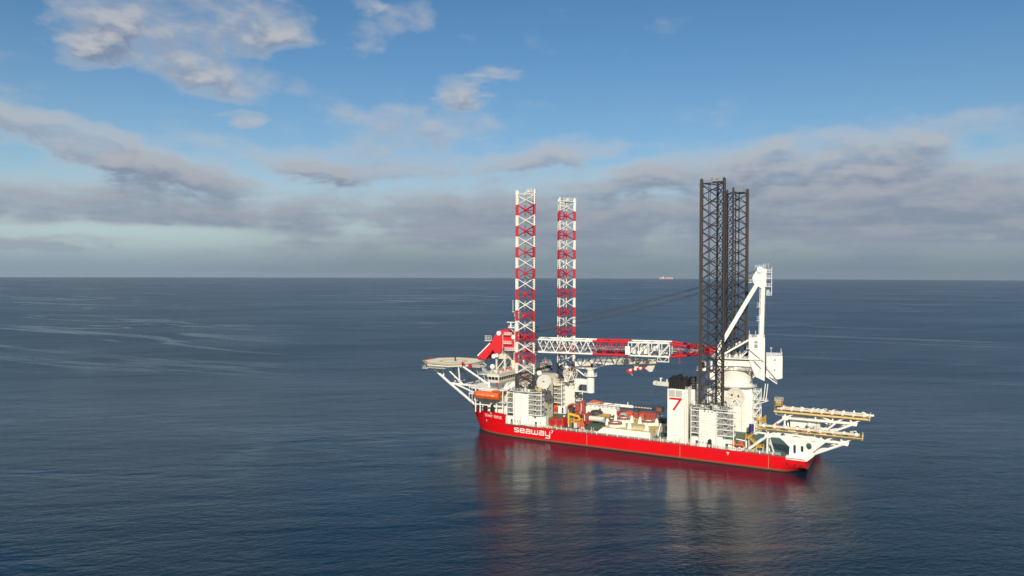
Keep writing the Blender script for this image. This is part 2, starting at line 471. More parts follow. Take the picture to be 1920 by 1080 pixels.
def thing(name, label, cat, loc, group=None):
    o = bpy.data.objects.new(name, None); COL.objects.link(o)
    o.empty_display_size = 1
    o.location = loc; o['label'] = label; o['category'] = cat
    if group: o['group'] = group
    return o


def child(name, me, parent, loc):
    o = bpy.data.objects.new(name, me); COL.objects.link(o); o.parent = parent; o.location = loc
    return o


# ------------------------------------------------------------------ sea
def build_sea():
    RAD = 16700.0
    rings = [0, 60, 130, 220, 320, 450, 650, 900, 1300, 1900, 2800, 4200, 6500, 10000, RAD]
    n = 128
    vs = [(CAM.x, CAM.y, 0)]; fs = []
    for r_ in rings[1:]:
        for i in range(n):
            t = 2 * math.pi * i / n
            vs.append((CAM.x + r_ * math.cos(t), CAM.y + r_ * math.sin(t), 0))
    for i in range(n): fs.append((0, 1 + i, 1 + (i + 1) % n))
    for k in range(len(rings) - 2):
        a = 1 + k * n; b = a + n
        for i in range(n): fs.append((a + i, b + i, b + (i + 1) % n, a + (i + 1) % n))
    me = bpy.data.meshes.new('sea'); me.from_pydata(vs, [], fs); me.materials.append(MAT['sea_water']); me.update()
    o = bpy.data.objects.new('sea', me); COL.objects.link(o); o['kind'] = 'structure'


build_sea()

# ------------------------------------------------------------------ the vessel
B = 50.0; DK = 6.0; FC = 10.6
vessel = thing('jack_up_vessel', 'red hulled jack-up installation vessel with white superstructure lying in open water', 'ship', (60, 25, 0))

side_top = [(140, 0), (139.4, 0), (138.2, 0), (136.4, 0), (133.5, 0), (131.5, 0), (129, 0), (115, 0), (100, 0), (85, 0), (70, 0), (55, 0), (40, 0), (26, 0), (20, 0), (16, 0), (13, 0.03),
            (11, .08), (10.4, .1), (9.9, .11), (9.4, .13), (9.0, .14), (8.4, .16), (7.6, .2), (6.0, .45), (3.2, .95), (0.6, 1.4), (-1.9, 2.0), (-4.3, 2.65), (-6.6, 3.4), (-8.2, 4.1), (-9.8, 4.9), (-11.6, 6.0), (-13.6, 7.8),
            (-15.4, 10.0), (-16.8, 12.6), (-17.8, 15.5), (-18.5, 18.6), (-18.9, 22), (-19.0, 25)]
side_wl = [(x, y) for x, y in side_top[:13]] + [(26, 0.05), (20, .25), (16, .5), (13, .75), (11, .95), (10.4, 1.0), (9.9, 1.05), (9.4, 1.1), (9.0, 1.15), (8.4, 1.2), (7.6, 1.3), (6.0, 1.5), (3.5, 1.95), (1.2, 2.5), (-1.2, 3.2),
           (-3.4, 4.1), (-5.4, 5.1), (-6.8, 6.0), (-8.2, 7.1), (-9.6, 8.5), (-11.0, 10.3), (-12.2, 12.4), (-13.2, 14.8), (-13.9, 17.2), (-14.4, 19.8), (-14.7, 22.4), (-14.8, 25)]
assert len(side_top) == len(side_wl)


def hull_top(x):
    if x >= 10.6: return DK
    if x <= 8.6: return FC
    t = (10.6 - x) / 2.0
    return DK + (FC - DK) * (1 - math.sqrt(max(0, 1 - t * t)))


def hull_pt(i, z):
    xt, yt = side_top[i]; xw, yw = side_wl[i]
    t = z / FC
    t = t if t > 0 else t * 0.5
    x, y = xw + (xt - xw) * t, yw + (yt - yw) * t
    if x > 129.5 and z < 3.0:                                 # rounded bilge at the stern corners
        y += 9.0 * ((x - 129.5) / 10.5) ** 2.2 * ((3.0 - max(z, -1.0)) / 3.0) ** 1.6
    return (x, y)


def build_hull():
    mb = MB().mat('hull_red')
    lev = [-4.0, -0.6, 0.4, 1.2, 2.4, 3.6, 4.8]
    n = len(side_top); cols = []
    for sgn in (1, -1):
        rng = range(n) if sgn == 1 else range(n - 2, -1, -1)
        for i in rng:
            tp = hull_top(side_top[i][0]); c = []
            for z in lev + [tp]:
                x, y = hull_pt(i, z); c.append((x, y if sgn == 1 else B - y, z))
            cols.append(c)
    k = len(lev) + 1
    vs = [p for c in cols for p in c]; fs = []
    for i in range(len(cols) - 1):
        for q in range(k - 1): fs.append((i * k + q, (i + 1) * k + q, (i + 1) * k + q + 1, i * k + q + 1))
    last = (len(cols) - 1) * k
    for q in range(k - 1): fs.append((last + q, q, q + 1, last + q + 1))       # transom
    mb.add(vs, fs)
    # bulwark lip round the forecastle
    hull = part('hull', mb, vessel, smooth=True)
    # sheer strake lip and capping
    m2 = MB().mat('white')
    pts = [(*hull_pt(i, hull_top(side_top[i][0])), hull_top(side_top[i][0])) for i in range(n)]
    # draught and thruster marks, side portholes, tug bollard recesses
    for x in (133.5, 136.4, 138.7):
        part('mooring_port', MB().mat('hull_red').lathe((x, -0.10, 3.25), [(0.66, 0.1), (0.62, 0), (0.5, 0.0), (0.5, .1)], 14, 'y').mat('black').lathe((x, -0.03, 3.25), [(0.001, 0), (0.52, 0)], 14, 'y'), hull)
    for x in (50.3, 91.8, 126.7):
        mm = MB().mat('timber').box(x - .04, x + .04, -.015, -.004, .7, 5.7)
        for j in range(9): mm.box(x - 0.09, x + 0.09, -0.02, -0.005, 0.7 + j * 0.6, 0.7 + j * 0.6 + 0.3)
        part('draught_mark', mm, hull)
    for (x, z) in ((111.2, 4.6),):
        part('thruster_mark', MB().mat('white').box(x - .55, x + .55, -0.02, -0.005, z + .25, z + .5).box(x - .14, x + .14, -0.021, -0.004, z - .6, z + .25), hull)
    part('fender_strip', MB().mat('leg_red').box(12, 139.9, -0.10, 0.0, DK - 0.55, DK - 0.3), hull)
    # decks
    n = len(side_top)
    near = [hull_pt(i, DK) for i in range(n)]
    P1 = [(x, y) for x, y in near if x > 9.2]
    poly = P1 + [(9.2, 0.3), (9.2, B - .3)] + [(x, B - y) for x, y in reversed(P1)]
    md = MB().mat('deck_green'); md.prism([(x, y) for x, y in poly if x <= 112] + [], DK - 0.4, DK) if False else None
    md.prism([(9.2, .02), (113, .02), (113, B - .02), (9.2, B - .02)], DK - 0.4, DK - 0.02)
    part('main_deck', md, vessel)
    part('aft_deck', MB().mat('deck_teal').prism([(113.004, .02), (139.95, .02), (139.95, B - .02), (113.004, B - .02)], DK - 0.4, DK - 0.02), vessel)
    fd = [hull_pt(i, FC - 0.9) for i in range(n) if side_top[i][0] < 9]
    fdp = [(x, y + 0.05) for x, y in fd] + [(x, B - y - 0.05) for x, y in reversed(fd[:-1])]
    part('forecastle_deck', MB().mat('deck_green').prism(fdp, FC - 1.2, FC - 0.9), vessel)
    part('deck_step', MB().mat('white').box(9.0, 9.35, 0.4, B - .4, DK, FC - 0.9), vessel)
    return hull


hull = build_hull()


# stroke lettering laid on the plating -------------------------------------------------
def hull_surface(x, z):
    """y of the near side of the hull at x, z"""
    for i in range(len(side_top) - 1):
        xa, ya = hull_pt(i, z); xb, yb = hull_pt(i + 1, z)
        if xb <= x <= xa and xa > xb:
            t = (x - xb) / (xa - xb); return yb + (ya - yb) * t
    return 0.0


GL = {  # strokes on a 1 wide, 1 high cell
    'S': [[(.95, .9), (.8, 1), (.2, 1), (.05, .85), (.05, .65), (.2, .52), (.8, .48), (.95, .35), (.95, .15), (.8, 0), (.2, 0), (.05, .1)]],
    'E': [[(1, 1), (0, 1), (0, 0), (1, 0)], [(0, .52), (.85, .52)]],
    'A': [[(0, 0), (.5, 1), (1, 0)], [(.2, .35), (.8, .35)]],
    'W': [[(0, 1), (.25, 0), (.5, .8), (.75, 0), (1, 1)]],
    'Y': [[(0, 1), (.5, .5), (1, 1)], [(.5, .5), (.5, 0)]],
    'V': [[(0, 1), (.5, 0), (1, 1)]],
    'N': [[(0, 0), (0, 1), (1, 0), (1, 1)]],
    'T': [[(0, 1), (1, 1)], [(.5, 1), (.5, 0)]],
    'U': [[(0, 1), (0, .15), (.15, 0), (.85, 0), (1, .15), (1, 1)]],
    's': [[(1, 1), (.15, 1), (0, .88), (0, .64), (.15, .53), (.85, .47), (1, .36), (1, .12), (.85, 0), (0, 0)]],
    'e': [[(0, .5), (1, .5), (1, .85), (.85, 1), (.15, 1), (0, .85), (0, .15), (.15, 0), (1, 0)]],
    'a': [[(.1, 1), (.85, 1), (1, .85), (1, 0), (.15, 0), (0, .12), (0, .4), (.15, .54), (1, .54)]],
    'w': [[(0, 1), (0, .15), (.1, 0), (.42, 0), (.5, .1), (.58, 0), (.9, 0), (1, .15), (1, 1)], [(.5, .1), (.5, .9)]],
    'y': [[(0, 1), (0, .15), (.15, 0), (1, 0)], [(1, 1), (1, -.45), (.85, -.6), (.1, -.6)]],
    '7': [[(0, 1), (1, 1), (.35, 0)]],
}


def strokes(mb, glyph, x0, z0, w, h, t, surf, off=0.03):
    for line in GL[glyph]:
        pts = [(x0 + a * w, z0 + b * h) for a, b in line]
        for k, ((xa, za), (xb, zb)) in enumerate(zip(pts[:-1], pts[1:])):
            L = math.hypot(xb - xa, zb - za)
            if L < 1e-6: continue
            dx, dz = (xb - xa) / L, (zb - za) / L
            xa2, za2, xb2, zb2 = xa - dx * t * .5, za - dz * t * .5, xb + dx * t * .5, zb + dz * t * .5
            o = off + 0.003 * (k % 4)
            q = []
            for (X, Z_, sg) in ((xa2, za2, 1), (xb2, zb2, 1), (xb2, zb2, -1), (xa2, za2, -1)):
                X2 = X - dz * t * .5 * sg; Z2 = Z_ + dx * t * .5 * sg
                q.append((X2, surf(X2, Z2) - o, Z2))
            mb.add(q, [(0, 1, 2, 3)])


def lettering():
    mb = MB().mat('white'); x = -3.75
    for ch in 'SEAWAY VENTUS':
        if ch == ' ':
            part('ship_name', mb, hull); mb = MB().mat('white'); x += 0.75; continue
        w = 0.72 if ch == 'W' else 0.52
        strokes(mb, ch, x, 7.9 - (x + 3.75) * 0.012, w, 1.15, 0.155, hull_surface, 0.05); x += w + 0.29
    part('ship_name', mb, hull)
    mb = MB().mat('white'); x = 13.75
    for ch in 'seaway':
        w = 3.0 if ch == 'w' else 2.15
        strokes(mb, ch, x, 2.75, w, 1.75, 0.42, hull_surface, 0.03); x += w + 0.92
    strokes(mb, '7', x - 0.2, 4.25, 0.95, 1.15, 0.3, hull_surface, 0.03)
    part('company_name', mb, hull)
    mb = MB().mat('white')
    mb.add([(-3.3, hull_surface(-3.3, 5.9) - .06, 6.2), (-2.6, hull_surface(-2.6, 5.9) - .06, 6.2), (-2.6, hull_surface(-2.6, 5.9) - .06, 5.95), (-3.3, hull_surface(-3.3, 5.9) - .06, 5.95)], [(0, 1, 2, 3)])
    mb.add([(-3.05, hull_surface(-3.05, 5.5) - .064, 5.98), (-2.8, hull_surface(-2.8, 5.5) - .064, 5.98), (-2.85, hull_surface(-2.85, 5.5) - .06, 5.3), (-3.05, hull_surface(-3.05, 5.5) - .06, 5.3)], [(0, 1, 2, 3)])
    part('bow_thruster_mark', mb, hull)


lettering()


def deck_rails():
    for (a, b) in ((11.5, 50.0), (50.0, 84.5), (84.5, 118), (118.5, 131)):
        mb = MB().mat('white').rail([(a, 0.25, DK), (b, 0.25, DK)], 1.15, 2.4, 0.06, bars=(0.36, 0.68, 1.0))
        x = a
        while x < b:                      # thicker stanchions and kick boxes
            mb.box(x - .13, x + .13, .16, .42, DK, DK + 1.2); x += 4.8
        part('railing', mb, vessel)
    part('railing', MB().mat('white').rail([(30, B - .25, DK), (94, B - .25, DK)], 1.15, 2.4, 0.06), vessel)
    part('railing', MB().mat('white').rail([(139.6, 8, DK), (139.6, 42, DK)], 1.15, 2.4, 0.06), vessel)


deck_rails()
# ------------------------------------------------------------------ superstructure
def ring_posts(mb, x0, x1, y0, y1, z0, z1, step=3.0, r_=0.13):
    x = x0
    while x <= x1 + .01:
        mb.tube((x, y0, z0), (x, y0, z1), r_, 5); x += step
    return mb


def superstructure():
    # lower tiers
    t = part('lower_deckhouse', MB().mat('white').prism([(-7.5, 5.5), (8.4, 3.0), (8.4, 47), (-7.5, 44.5), (-12, 36), (-12, 14)], FC - .9, 15.2), vessel)
    w = MB().mat('glass')
    for x in (-5.5, -3.0, -0.5, 2.0, 4.5):
        y = 5.5 - (x + 7.5) * (2.5 / 15.9)
        part('porthole', MB().mat('light_grey').lathe((x, y - .04, 12.6), [(.36, 0), (.36, .06), (.25, .06)], 10, 'y').mat('glass').lathe((x, y - .01, 12.6), [(.001, 0), (.26, 0)], 10, 'y'), t)
    part('boat_deck', MB().mat('offwhite').prism([(-9, 0.9), (8.7, 0.5), (8.7, 49.5), (-9, 49.1), (-13, 38), (-13, 12)], 15.2, 15.55), vessel)
    part('middle_deckhouse', MB().mat('cream').prism([(-8.5, 5.2), (7.6, 5.2), (7.6, 44.8), (-8.5, 44.8), (-12, 36), (-12, 14)], 15.55, 20.9), vessel)
    u = part('upper_deck', MB().mat('white').prism([(-10.5, 1.0), (8.0, 0.6), (8.0, 49.4), (-10.5, 49), (-14, 38), (-14, 12)], 20.9, 21.35), vessel)
    part('deck_rail', MB().mat('white').rail([(8.0, 0.7, 21.35), (-10.4, 1.1, 21.35), (-13.8, 12.2, 21.35), (-13.8, 37.8, 21.35), (-10.4, 48.9, 21.35)], 1.1, 1.7), u)
    # davit deck columns beneath the lifeboat
    mb = MB().mat('white')
    for x in (-8.2, -5.6, 0.4, 3.4, 6.8): mb.box(x - .22, x + .22, 1.2, 1.7, FC - .9, 20.9)
    mb.box(-8.6, 7.2, 1.1, 1.75, 13.3, 13.75)
    part('davit_frame', mb, vessel)
    part('railing', MB().mat('white').rail([(-8.6, 1.0, 15.55), (8.4, .8, 15.55)], 1.1, 1.6), vessel)
    # starboard-side projecting gallery at the bow
    g = MB().mat('white'); g.box(-13.5, -9.6, 3.4, 6.2, 17.6, 17.9).box(-13.5, -9.6, 3.4, 6.2, 20.9, 21.2)
    for x in (-13.3, -11.6, -9.9): g.tube((x, 3.6, 14), (x, 3.6, 21), .14, 5)
    g.rail([(-9.6, 3.5, 17.9), (-13.4, 3.5, 17.9), (-13.4, 6.1, 17.9)], 1.1, 1.3); g.rail([(-9.6, 3.5, 21.2), (-13.4, 3.5, 21.2), (-13.4, 6.1, 21.2)], 1.1, 1.3)
    part('bow_gallery', g, vessel)
    # tier under the bridge
    t2 = part('upper_deckhouse', MB().mat('white').prism([(-4.0, 6.0), (6.6, 6.0), (6.6, 44), (-4, 44), (-8, 36), (-8, 14)], 21.35, 25.1), vessel)
    for i, x in enumerate((-2.6, 4.4)): part('door', MB().mat('light_grey').box(x - .4, x + .4, 5.95, 6.0, 21.45, 23.3), t2)
    # sloping side house next to the bridge wing
    part('stair_house', MB().mat('white').slabxz([(7.0, 21.4), (12.2, 21.4), (12.2, 25.2), (10.4, 25.2)], 4.2, 8.5), vessel)
    # bridge across the whole beam
    x0, x1, y0, y1, z0, z1 = 1.0, 7.0, -2.6, 52.6, 25.1, 29.2
    br = part('bridge', MB().mat('cream').box(x0, x1, y0, y1, z0, z0 + 1.25).box(x0 + .25, x1 - .25, y0 + .25, y1 - .25, z0 + 1.25, z0 + 2.75).mat('white').box(x0 - .3, x1 + .35, y0 - .3, y1 + .3, z0 + 2.75, z0 + 3.0)
              .mat('cream').box(x0 - .15, x1 + .2, y0 - .15, y1 + .15, z0 + 3.0, z1), vessel)
    zw0, zw1 = z0 + 1.25, z0 + 2.75
    n = 26; st = (y1 - y0) / n
    wm = None
    for i in range(n):                     # aft facing windows, leaning outwards
        ya = y0 + i * st + .14; yb = y0 + (i + 1) * st - .14
        if wm is None:
            mb = MB().mat('glass'); mb.add([(x1 + .0, ya, zw0 + .02), (x1 + .0, yb, zw0 + .02), (x1 + .28, yb, zw1 - .02), (x1 + .28, ya, zw1 - .02), (x1 - .2, ya, zw0 + .02), (x1 - .2, yb, zw0 + .02), (x1 - .2, yb, zw1 - .02), (x1 - .2, ya, zw1 - .02)],
                    [(0, 1, 2, 3), (4, 7, 6, 5), (0, 3, 7, 4), (1, 5, 6, 2), (3, 2, 6, 7), (0, 4, 5, 1)])
            o0 = part('window', mb, br, at=(x1, ya, zw0)); wm = o0.data; yref = ya; base = o0.location.copy()
        else:
            o = bpy.data.objects.new('window', wm); COL.objects.link(o); o.parent = br; o.location = base + Vector((0, ya - yref, 0))
    mm = MB().mat('cream')
    for i in range(n + 1):
        y = y0 + i * st
        mm.add([(x1 - .2, y - .14, zw0), (x1 + .03, y - .14, zw0), (x1 + .31, y - .14, zw1), (x1 - .2, y - .14, zw1), (x1 - .2, y + .14, zw0), (x1 + .03, y + .14, zw0), (x1 + .31, y + .14, zw1), (x1 - .2, y + .14, zw1)],
               [(0, 1, 2, 3), (7, 6, 5, 4), (0, 4, 5, 1), (1, 5, 6, 2), (2, 6, 7, 3), (3, 7, 4, 0)])
    part('window_mullion', mm, br, kind='stuff')
    ww = (x1 - x0 - .6) / 3
    for i in range(3):                      # windows on the near wing end
        xa = x0 + .3 + i * ww + .12; xb = x0 + .3 + (i + 1) * ww - .12
        part('window', MB().mat('glass').add([(xa, y0, zw0 + .02), (xb, y0, zw0 + .02), (xb, y0 - .26, zw1 - .02), (xa, y0 - .26, zw1 - .02), (xa, y0 + .2, zw0), (xb, y0 + .2, zw0), (xb, y0 + .2, zw1), (xa, y0 + .2, zw1)],
             [(0, 1, 2, 3), (4, 7, 6, 5), (0, 3, 7, 4), (1, 5, 6, 2), (3, 2, 6, 7), (0, 4, 5, 1)]), br)
    mm = MB().mat('white')
    for i in range(4):
        x = x0 + .3 + i * ww
        mm.add([(x - .1, y0 + .2, zw0), (x - .1, y0 - .03, zw0), (x - .1, y0 - .29, zw1), (x - .1, y0 + .2, zw1), (x + .1, y0 + .2, zw0), (x + .1, y0 - .03, zw0), (x + .1, y0 - .29, zw1), (x + .1, y0 + .2, zw1)],
               [(0, 1, 2, 3), (7, 6, 5, 4), (0, 4, 5, 1), (1, 5, 6, 2), (2, 6, 7, 3), (3, 7, 4, 0)])
    part('wing_mullion', mm, br, kind='stuff')
    mr = MB().mat('white').rail([(x1, y0, z1), (x0, y0, z1), (x0, y1, z1), (x1, y1, z1), (x1, y0, z1)], 1.1, 1.8)
    part('roof_rail', mr, br)
    rr = random.Random(3); mr = MB()
    for i in range(38):
        mr.mat(rr.choice(['white', 'white', 'offwhite', 'grey', 'dull_orange'])); y = rr.uniform(y0 + 1, y1 - 1); x = rr.uniform(x0 + .6, x1 - .6); s_ = rr.uniform(.2, .7)
        mr.box(x - s_ / 2, x + s_ / 2, y - s_ / 2, y + s_ / 2, z1, z1 + rr.uniform(.4, 1.6))
        if i % 3 == 0: mr.mat('white').tube((x, y, z1), (x, y, z1 + rr.uniform(2, 4.5)), .07, 4)
    part('roof_fitting', mr, br, kind='stuff')
    part('side_light', MB().mat('leg_red').box(x1 - .5, x1 + .4, y1 - .6, y1 + .5, z0 - .1, z0 + 1.0), br)
    part('side_light', MB().mat('leg_red').box(x1 - 1.2, x1 - .4, y0 - .5, y0 - .05, z0 - .9, z0 + .2), br)
    # deckhouse between the forward legs: tan of grazing sun on its aft wall put into cream paint
    d = part('engine_casing', MB().mat('cream').prism([(8.6, 13.5), (20.5, 13.5), (20.5, 27.0), (8.6, 33.0)], DK, 24.9), vessel)
    part('wing_support', MB().mat('cream').slabxz([(8.6, 20), (20.4, 20), (14, 25), (8.6, 25)], 34.0, 44.0), vessel)
    for z in (10, 14, 18):
        for y in (16, 20, 24): part('porthole', MB().mat('glass').box(20.5, 20.56, y - .4, y + .4, z, z + .9), d)
    # boom rest gantry on the bridge roof
    gx, gy = -5.5, 22.0
    gm_ = MB().mat('cream')
    gm_.box(gx - 3.2, gx + 3.2, gy - 1.5, gy + 6.5, 33.4, 36.0)
    for sx in (-2.6, 2.2):
        for sy in (-1.0, 6.0): gm_.bar((gx + sx, gy + sy, 21), (gx + sx, gy + sy, 33.4), .8, .8)
    gm_.bar((gx - 2.4, gy - 1, 28), (gx + 2.0, gy - 1, 33.2), .5, .5).bar((gx - 2.4, gy + 6, 28), (gx + 2.0, gy + 6, 33.2), .5, .5)
    gm_.mat('white').rail([(gx - 3.1, gy - 1.4, 36), (gx + 3.1, gy - 1.4, 36), (gx + 3.1, gy + 6.4, 36), (gx - 3.1, gy + 6.4, 36)], 1.1, 1.2, close=True)
    gm_.mat('cream').box(gx + 6, gx + 9.4, gy - 1, gy + 3, 29.2, 33.0).bar((gx + 3.2, gy, 34.6), (gx + 8.5, gy, 30.5), .5, .5)
    gg = part('boom_rest', gm_, vessel)
    part('guide_drum', MB().mat('white').lathe((gx - 3.6, gy - 2.5, 34.6), [(.01, 0), (1.15, 0), (1.15, 1.8), (.01, 1.8)], 16, 'y'), gg, smooth=True)
    part('satellite_dome', MB().mat('white').tube((-7.6, 16, 21.3), (-7.6, 16, 28.6), .3, 6).ball((-7.6, 16, 29.8), 1.35), vessel, smooth=True)
    part('satellite_dome', MB().mat('white').tube((3.5, 28, 29.2), (3.5, 28, 31), .3, 6).ball((3.5, 28, 31.9), 1.1), vessel, smooth=True)
    # communications mast with radar
    ms = MB().mat('white'); mx_, my_ = 3.6, 22
    for sx in (-1, 1):
        for sy in (-1, 1): ms.tube((mx_ + sx * 1.6, my_ + sy * 1.6, 29.2), (mx_ + sx * .9, my_ + sy * .9, 62), .17, 5)
    for k in range(9):
        z = 30 + k * 3.6; q = 1.6 - .7 * (z - 29) / 33
        for (a, b) in (((-1, -1), (1, 1)), ((1, -1), (-1, 1)), ((-1, -1), (1, -1)), ((-1, 1), (1, 1))):
            ms.tube((mx_ + a[0] * q, my_ + a[1] * q, z), (mx_ + b[0] * q, my_ + b[1] * q, z + 3.4), .1, 4)
    ms.box(mx_ - 5.2, mx_ - 1, my_ - 1.4, my_ + 1.4, 49.0, 49.3).rail([(mx_ - 1, my_ - 1.3, 49.3), (mx_ - 5.1, my_ - 1.3, 49.3), (mx_ - 5.1, my_ + 1.3, 49.3)], 1.1, 1.1).bar((mx_ - 4.6, my_, 49), (mx_ - 1, my_, 45.5), .25, .25)
    ms.box(mx_ - 1.4, mx_ + 2.6, my_ - 1.6, my_ + 1.6, 55, 55.3).rail([(mx_ - 1.4, my_ - 1.5, 55.3), (mx_ + 2.6, my_ - 1.5, 55.3)], 1.1, 1.0)
    ms.tube((mx_ - 3, my_, 57), (mx_ - 3, my_, 63), .12, 5).bar((mx_ - 3.6, my_, 57), (mx_, my_, 57.2), .2, .2)
    mast = part('signal_mast', ms, vessel)
    part('radar', MB().mat('white').tube((mx_ - 4.2, my_, 49.3), (mx_ - 4.2, my_, 51.6), .35, 8).box(mx_ - 6.4, mx_ - 2.2, my_ - .25, my_ + .25, 51.6, 52.0), mast)
    part('radome', MB().mat('white').ball((mx_ + .4, my_, 57.3), 1.5), mast, smooth=True)
    # small lattice antenna tower, far wing
    at_ = MB().mat('offwhite')
    for sx in (-.8, .8):
        for sy in (-.8, .8): at_.tube((4 + sx, 38 + sy, 29.2), (4 + sx, 38 + sy, 39), .12, 4)
    for k in range(5):
        z = 29.4 + k * 1.9
        at_.tube((3.2, 37.2, z), (4.8, 37.2, z + 1.8), .09, 4).tube((4.8, 37.2, z), (4.8, 38.8, z + 1.8), .09, 4)
    at_.box(2.6, 5.4, 36.6, 39.4, 36, 36.2)
    part('antenna_tower', at_, vessel)


superstructure()


# ------------------------------------------------------------------ helideck
def helideck():
    cx, cy, z = -37.0, 25.0, 29.9; R_ = 14.9
    pl = [(cx + R_ * math.cos(R(22.5 + 45 * i)) * 1.045, cy + R_ * math.sin(R(22.5 + 45 * i)) * 1.045) for i in range(8)]
    h = part('helideck', MB().mat('heli_green').prism(pl, z - .5, z).mat('offwhite').prism(pl, z - 1.3, z - .5), vessel)
    mb = MB().mat('heli_yellow')

    def ring(r1, r2, n, zz, a0=0, a1=360):
        for i in range(n):
            t1 = R(a0 + (a1 - a0) * i / n); t2 = R(a0 + (a1 - a0) * (i + 1) / n)
            mb.add([(cx + r1 * math.cos(t1), cy + r1 * math.sin(t1), zz), (cx + r2 * math.cos(t1), cy + r2 * math.sin(t1), zz), (cx + r2 * math.cos(t2), cy + r2 * math.sin(t2), zz), (cx + r1 * math.cos(t2), cy + r1 * math.sin(t2), zz)], [(0, 1, 2, 3)])
    ring(5.9, 7.7, 40, z + .008)
    part('landing_circle', mb, h); mb = MB()
    mb.mat('white'); ring(13.2, 13.6, 48, z + .008)
    part('edge_line', mb, h); mb = MB().mat('white')
    for sx in (-1, 1): mb.box(cx + sx * 1.5 - .3, cx + sx * 1.5 + .3, cy - 2.2, cy + 2.2, z + .004, z + .012)
    mb.box(cx - 1.2, cx + 1.2, cy - .3, cy + .3, z + .004, z + .012)
    part('landing_letter', mb, h)
    mb = MB().mat('timber'); n8 = len(pl)
    for i in range(n8):
        a, b = pl[i], pl[(i + 1) % n8]; mb.bar((a[0], a[1], z + .12), (b[0], b[1], z + .12), .5, .25)
    part('deck_kerb', mb, h)
    # safety net on outriggers all round
    mb = MB().mat('timber'); r2 = 16.9
    po = [(cx + R_ * 1.05 * math.cos(R(22.5 + 45 * i)), cy + R_ * 1.05 * math.sin(R(22.5 + 45 * i))) for i in range(8)]
    pn = [(cx + r2 * math.cos(R(22.5 + 45 * i)), cy + r2 * math.sin(R(22.5 + 45 * i))) for i in range(8)]
    for i in range(8):
        a, b, c_, d_ = [Vector((*q, 0)) for q in (po[i], po[(i + 1) % 8], pn[i], pn[(i + 1) % 8])]
        for k in range(13):
            p = a.lerp(b, k / 12); q = c_.lerp(d_, k / 12); p.z = z - .15; q.z = z + .1
            mb.tube(p, q, .06, 4, caps=False)
        for t in (0.25, .5, .75, 1.0):
            p = a.lerp(c_, t); q = b.lerp(d_, t); p.z = q.z = z - .15 + .25 * t
            mb.tube(p, q, .05 if t < 1 else .1, 4, caps=False)
    part('safety_net', mb, h)
    # grid of beams below
    mb = MB().mat('offwhite')
    for k in range(-3, 4):
        L = math.sqrt(max(0, R_ ** 2 - (k * 4.4) ** 2)) * .98
        mb.box(cx - L, cx + L, cy + k * 4.4 - .12, cy + k * 4.4 + .12, z - 1.5, z - .5)
    for k in (-2, -1, 0, 1, 2):
        L = math.sqrt(max(0, R_ ** 2 - (k * 5.5) ** 2)) * .98
        mb.box(cx + k * 5.5 - .12, cx + k * 5.5 + .12, cy - L, cy + L, z - 1.62, z - .52)
    part('deck_beam', mb, h)
    part('edge_girder', MB().mat('white').path([(x, y, z - .75) for x, y in pl + [pl[0]]], .45, 6), h)
    # escape platforms hanging on the rim
    ep = MB().mat('offwhite').box(cx - 13.2, cx - 8.8, cy - 9.5, cy - 6.5, z - 3.6, z - 3.35).rail([(cx - 8.8, cy - 9.4, z - 3.4), (cx - 13.1, cy - 9.4, z - 3.4), (cx - 13.1, cy - 6.6, z - 3.4)], 1.2, 1.2)
    for x in (-12.8, -9.2): ep.tube((cx + x, cy - 9.3, z - 3.4), (cx + x + 1.5, cy - 7.5, z - .4), .1, 4)
    ep.box(cx - 6.5, cx + 4.5, cy - 14.6, cy - 13.2, z - 2.3, z - 2.1).rail([(cx - 6, cy - 14.5, z - 2.1), (cx + 4, cy - 14.5, z - 2.1)], 1.1, 1.3)
    part('escape_platform', ep, h)
    ap = MB().mat('offwhite').box(cx + 14.2, cx + 21, cy - 7.5, cy + 1, z - 1.3, z - 1.0).box(cx + 19, cx + 27, cy - 5, cy + 3, z - 5.2, z - 4.8).rail([(cx + 19, cy - 4.9, z - 4.8), (cx + 27, cy - 4.9, z - 4.8)], 1.1, 1.3).rail([(cx + 14.3, cy - 7.4, z - 1), (cx + 21, cy - 7.4, z - 1)], 1.1, 1.2)
    ap.stair((cx + 20, cy - 4, z - 1.2), (cx + 24, cy - 4, z - 4.8), 1.2)
    for x in (17, 20.5, 24): ap.tube((cx + x, cy - 4.5, z - 1.2 if x < 21 else z - 5), (cx + x + 1.4, cy - 3.5, 21.3), .16, 5).tube((cx + x + 1.5, cy + 2, z - 5), (cx + x - .5, cy + 2, 21.3), .16, 5)
    part('access_stair', ap, h)
    part('fire_monitor', MB().mat('leg_red').box(cx + 12.2, cx + 13.4, cy - 10.8, cy - 9.8, z - .2, z + 1.1).tube((cx + 12.8, cy - 10.3, z + 1), (cx + 12, cy - 9.5, z + 1.6), .15, 5), h)
    part('fire_monitor', MB().mat('leg_red').box(cx + 15.5, cx + 17, cy - 9.6, cy - 8.6, z - 1.2, z + .5), h)
    part('fire_monitor', MB().mat('leg_red').box(cx - 15.9, cx - 15, cy + .5, cy + 1.5, z - .2, z + .8), h)
    part('windsock', MB().mat('leg_dark').tube((cx + .5, cy + 1, z), (cx + .5, cy + 1, z + 2.6), .4, 8), h)
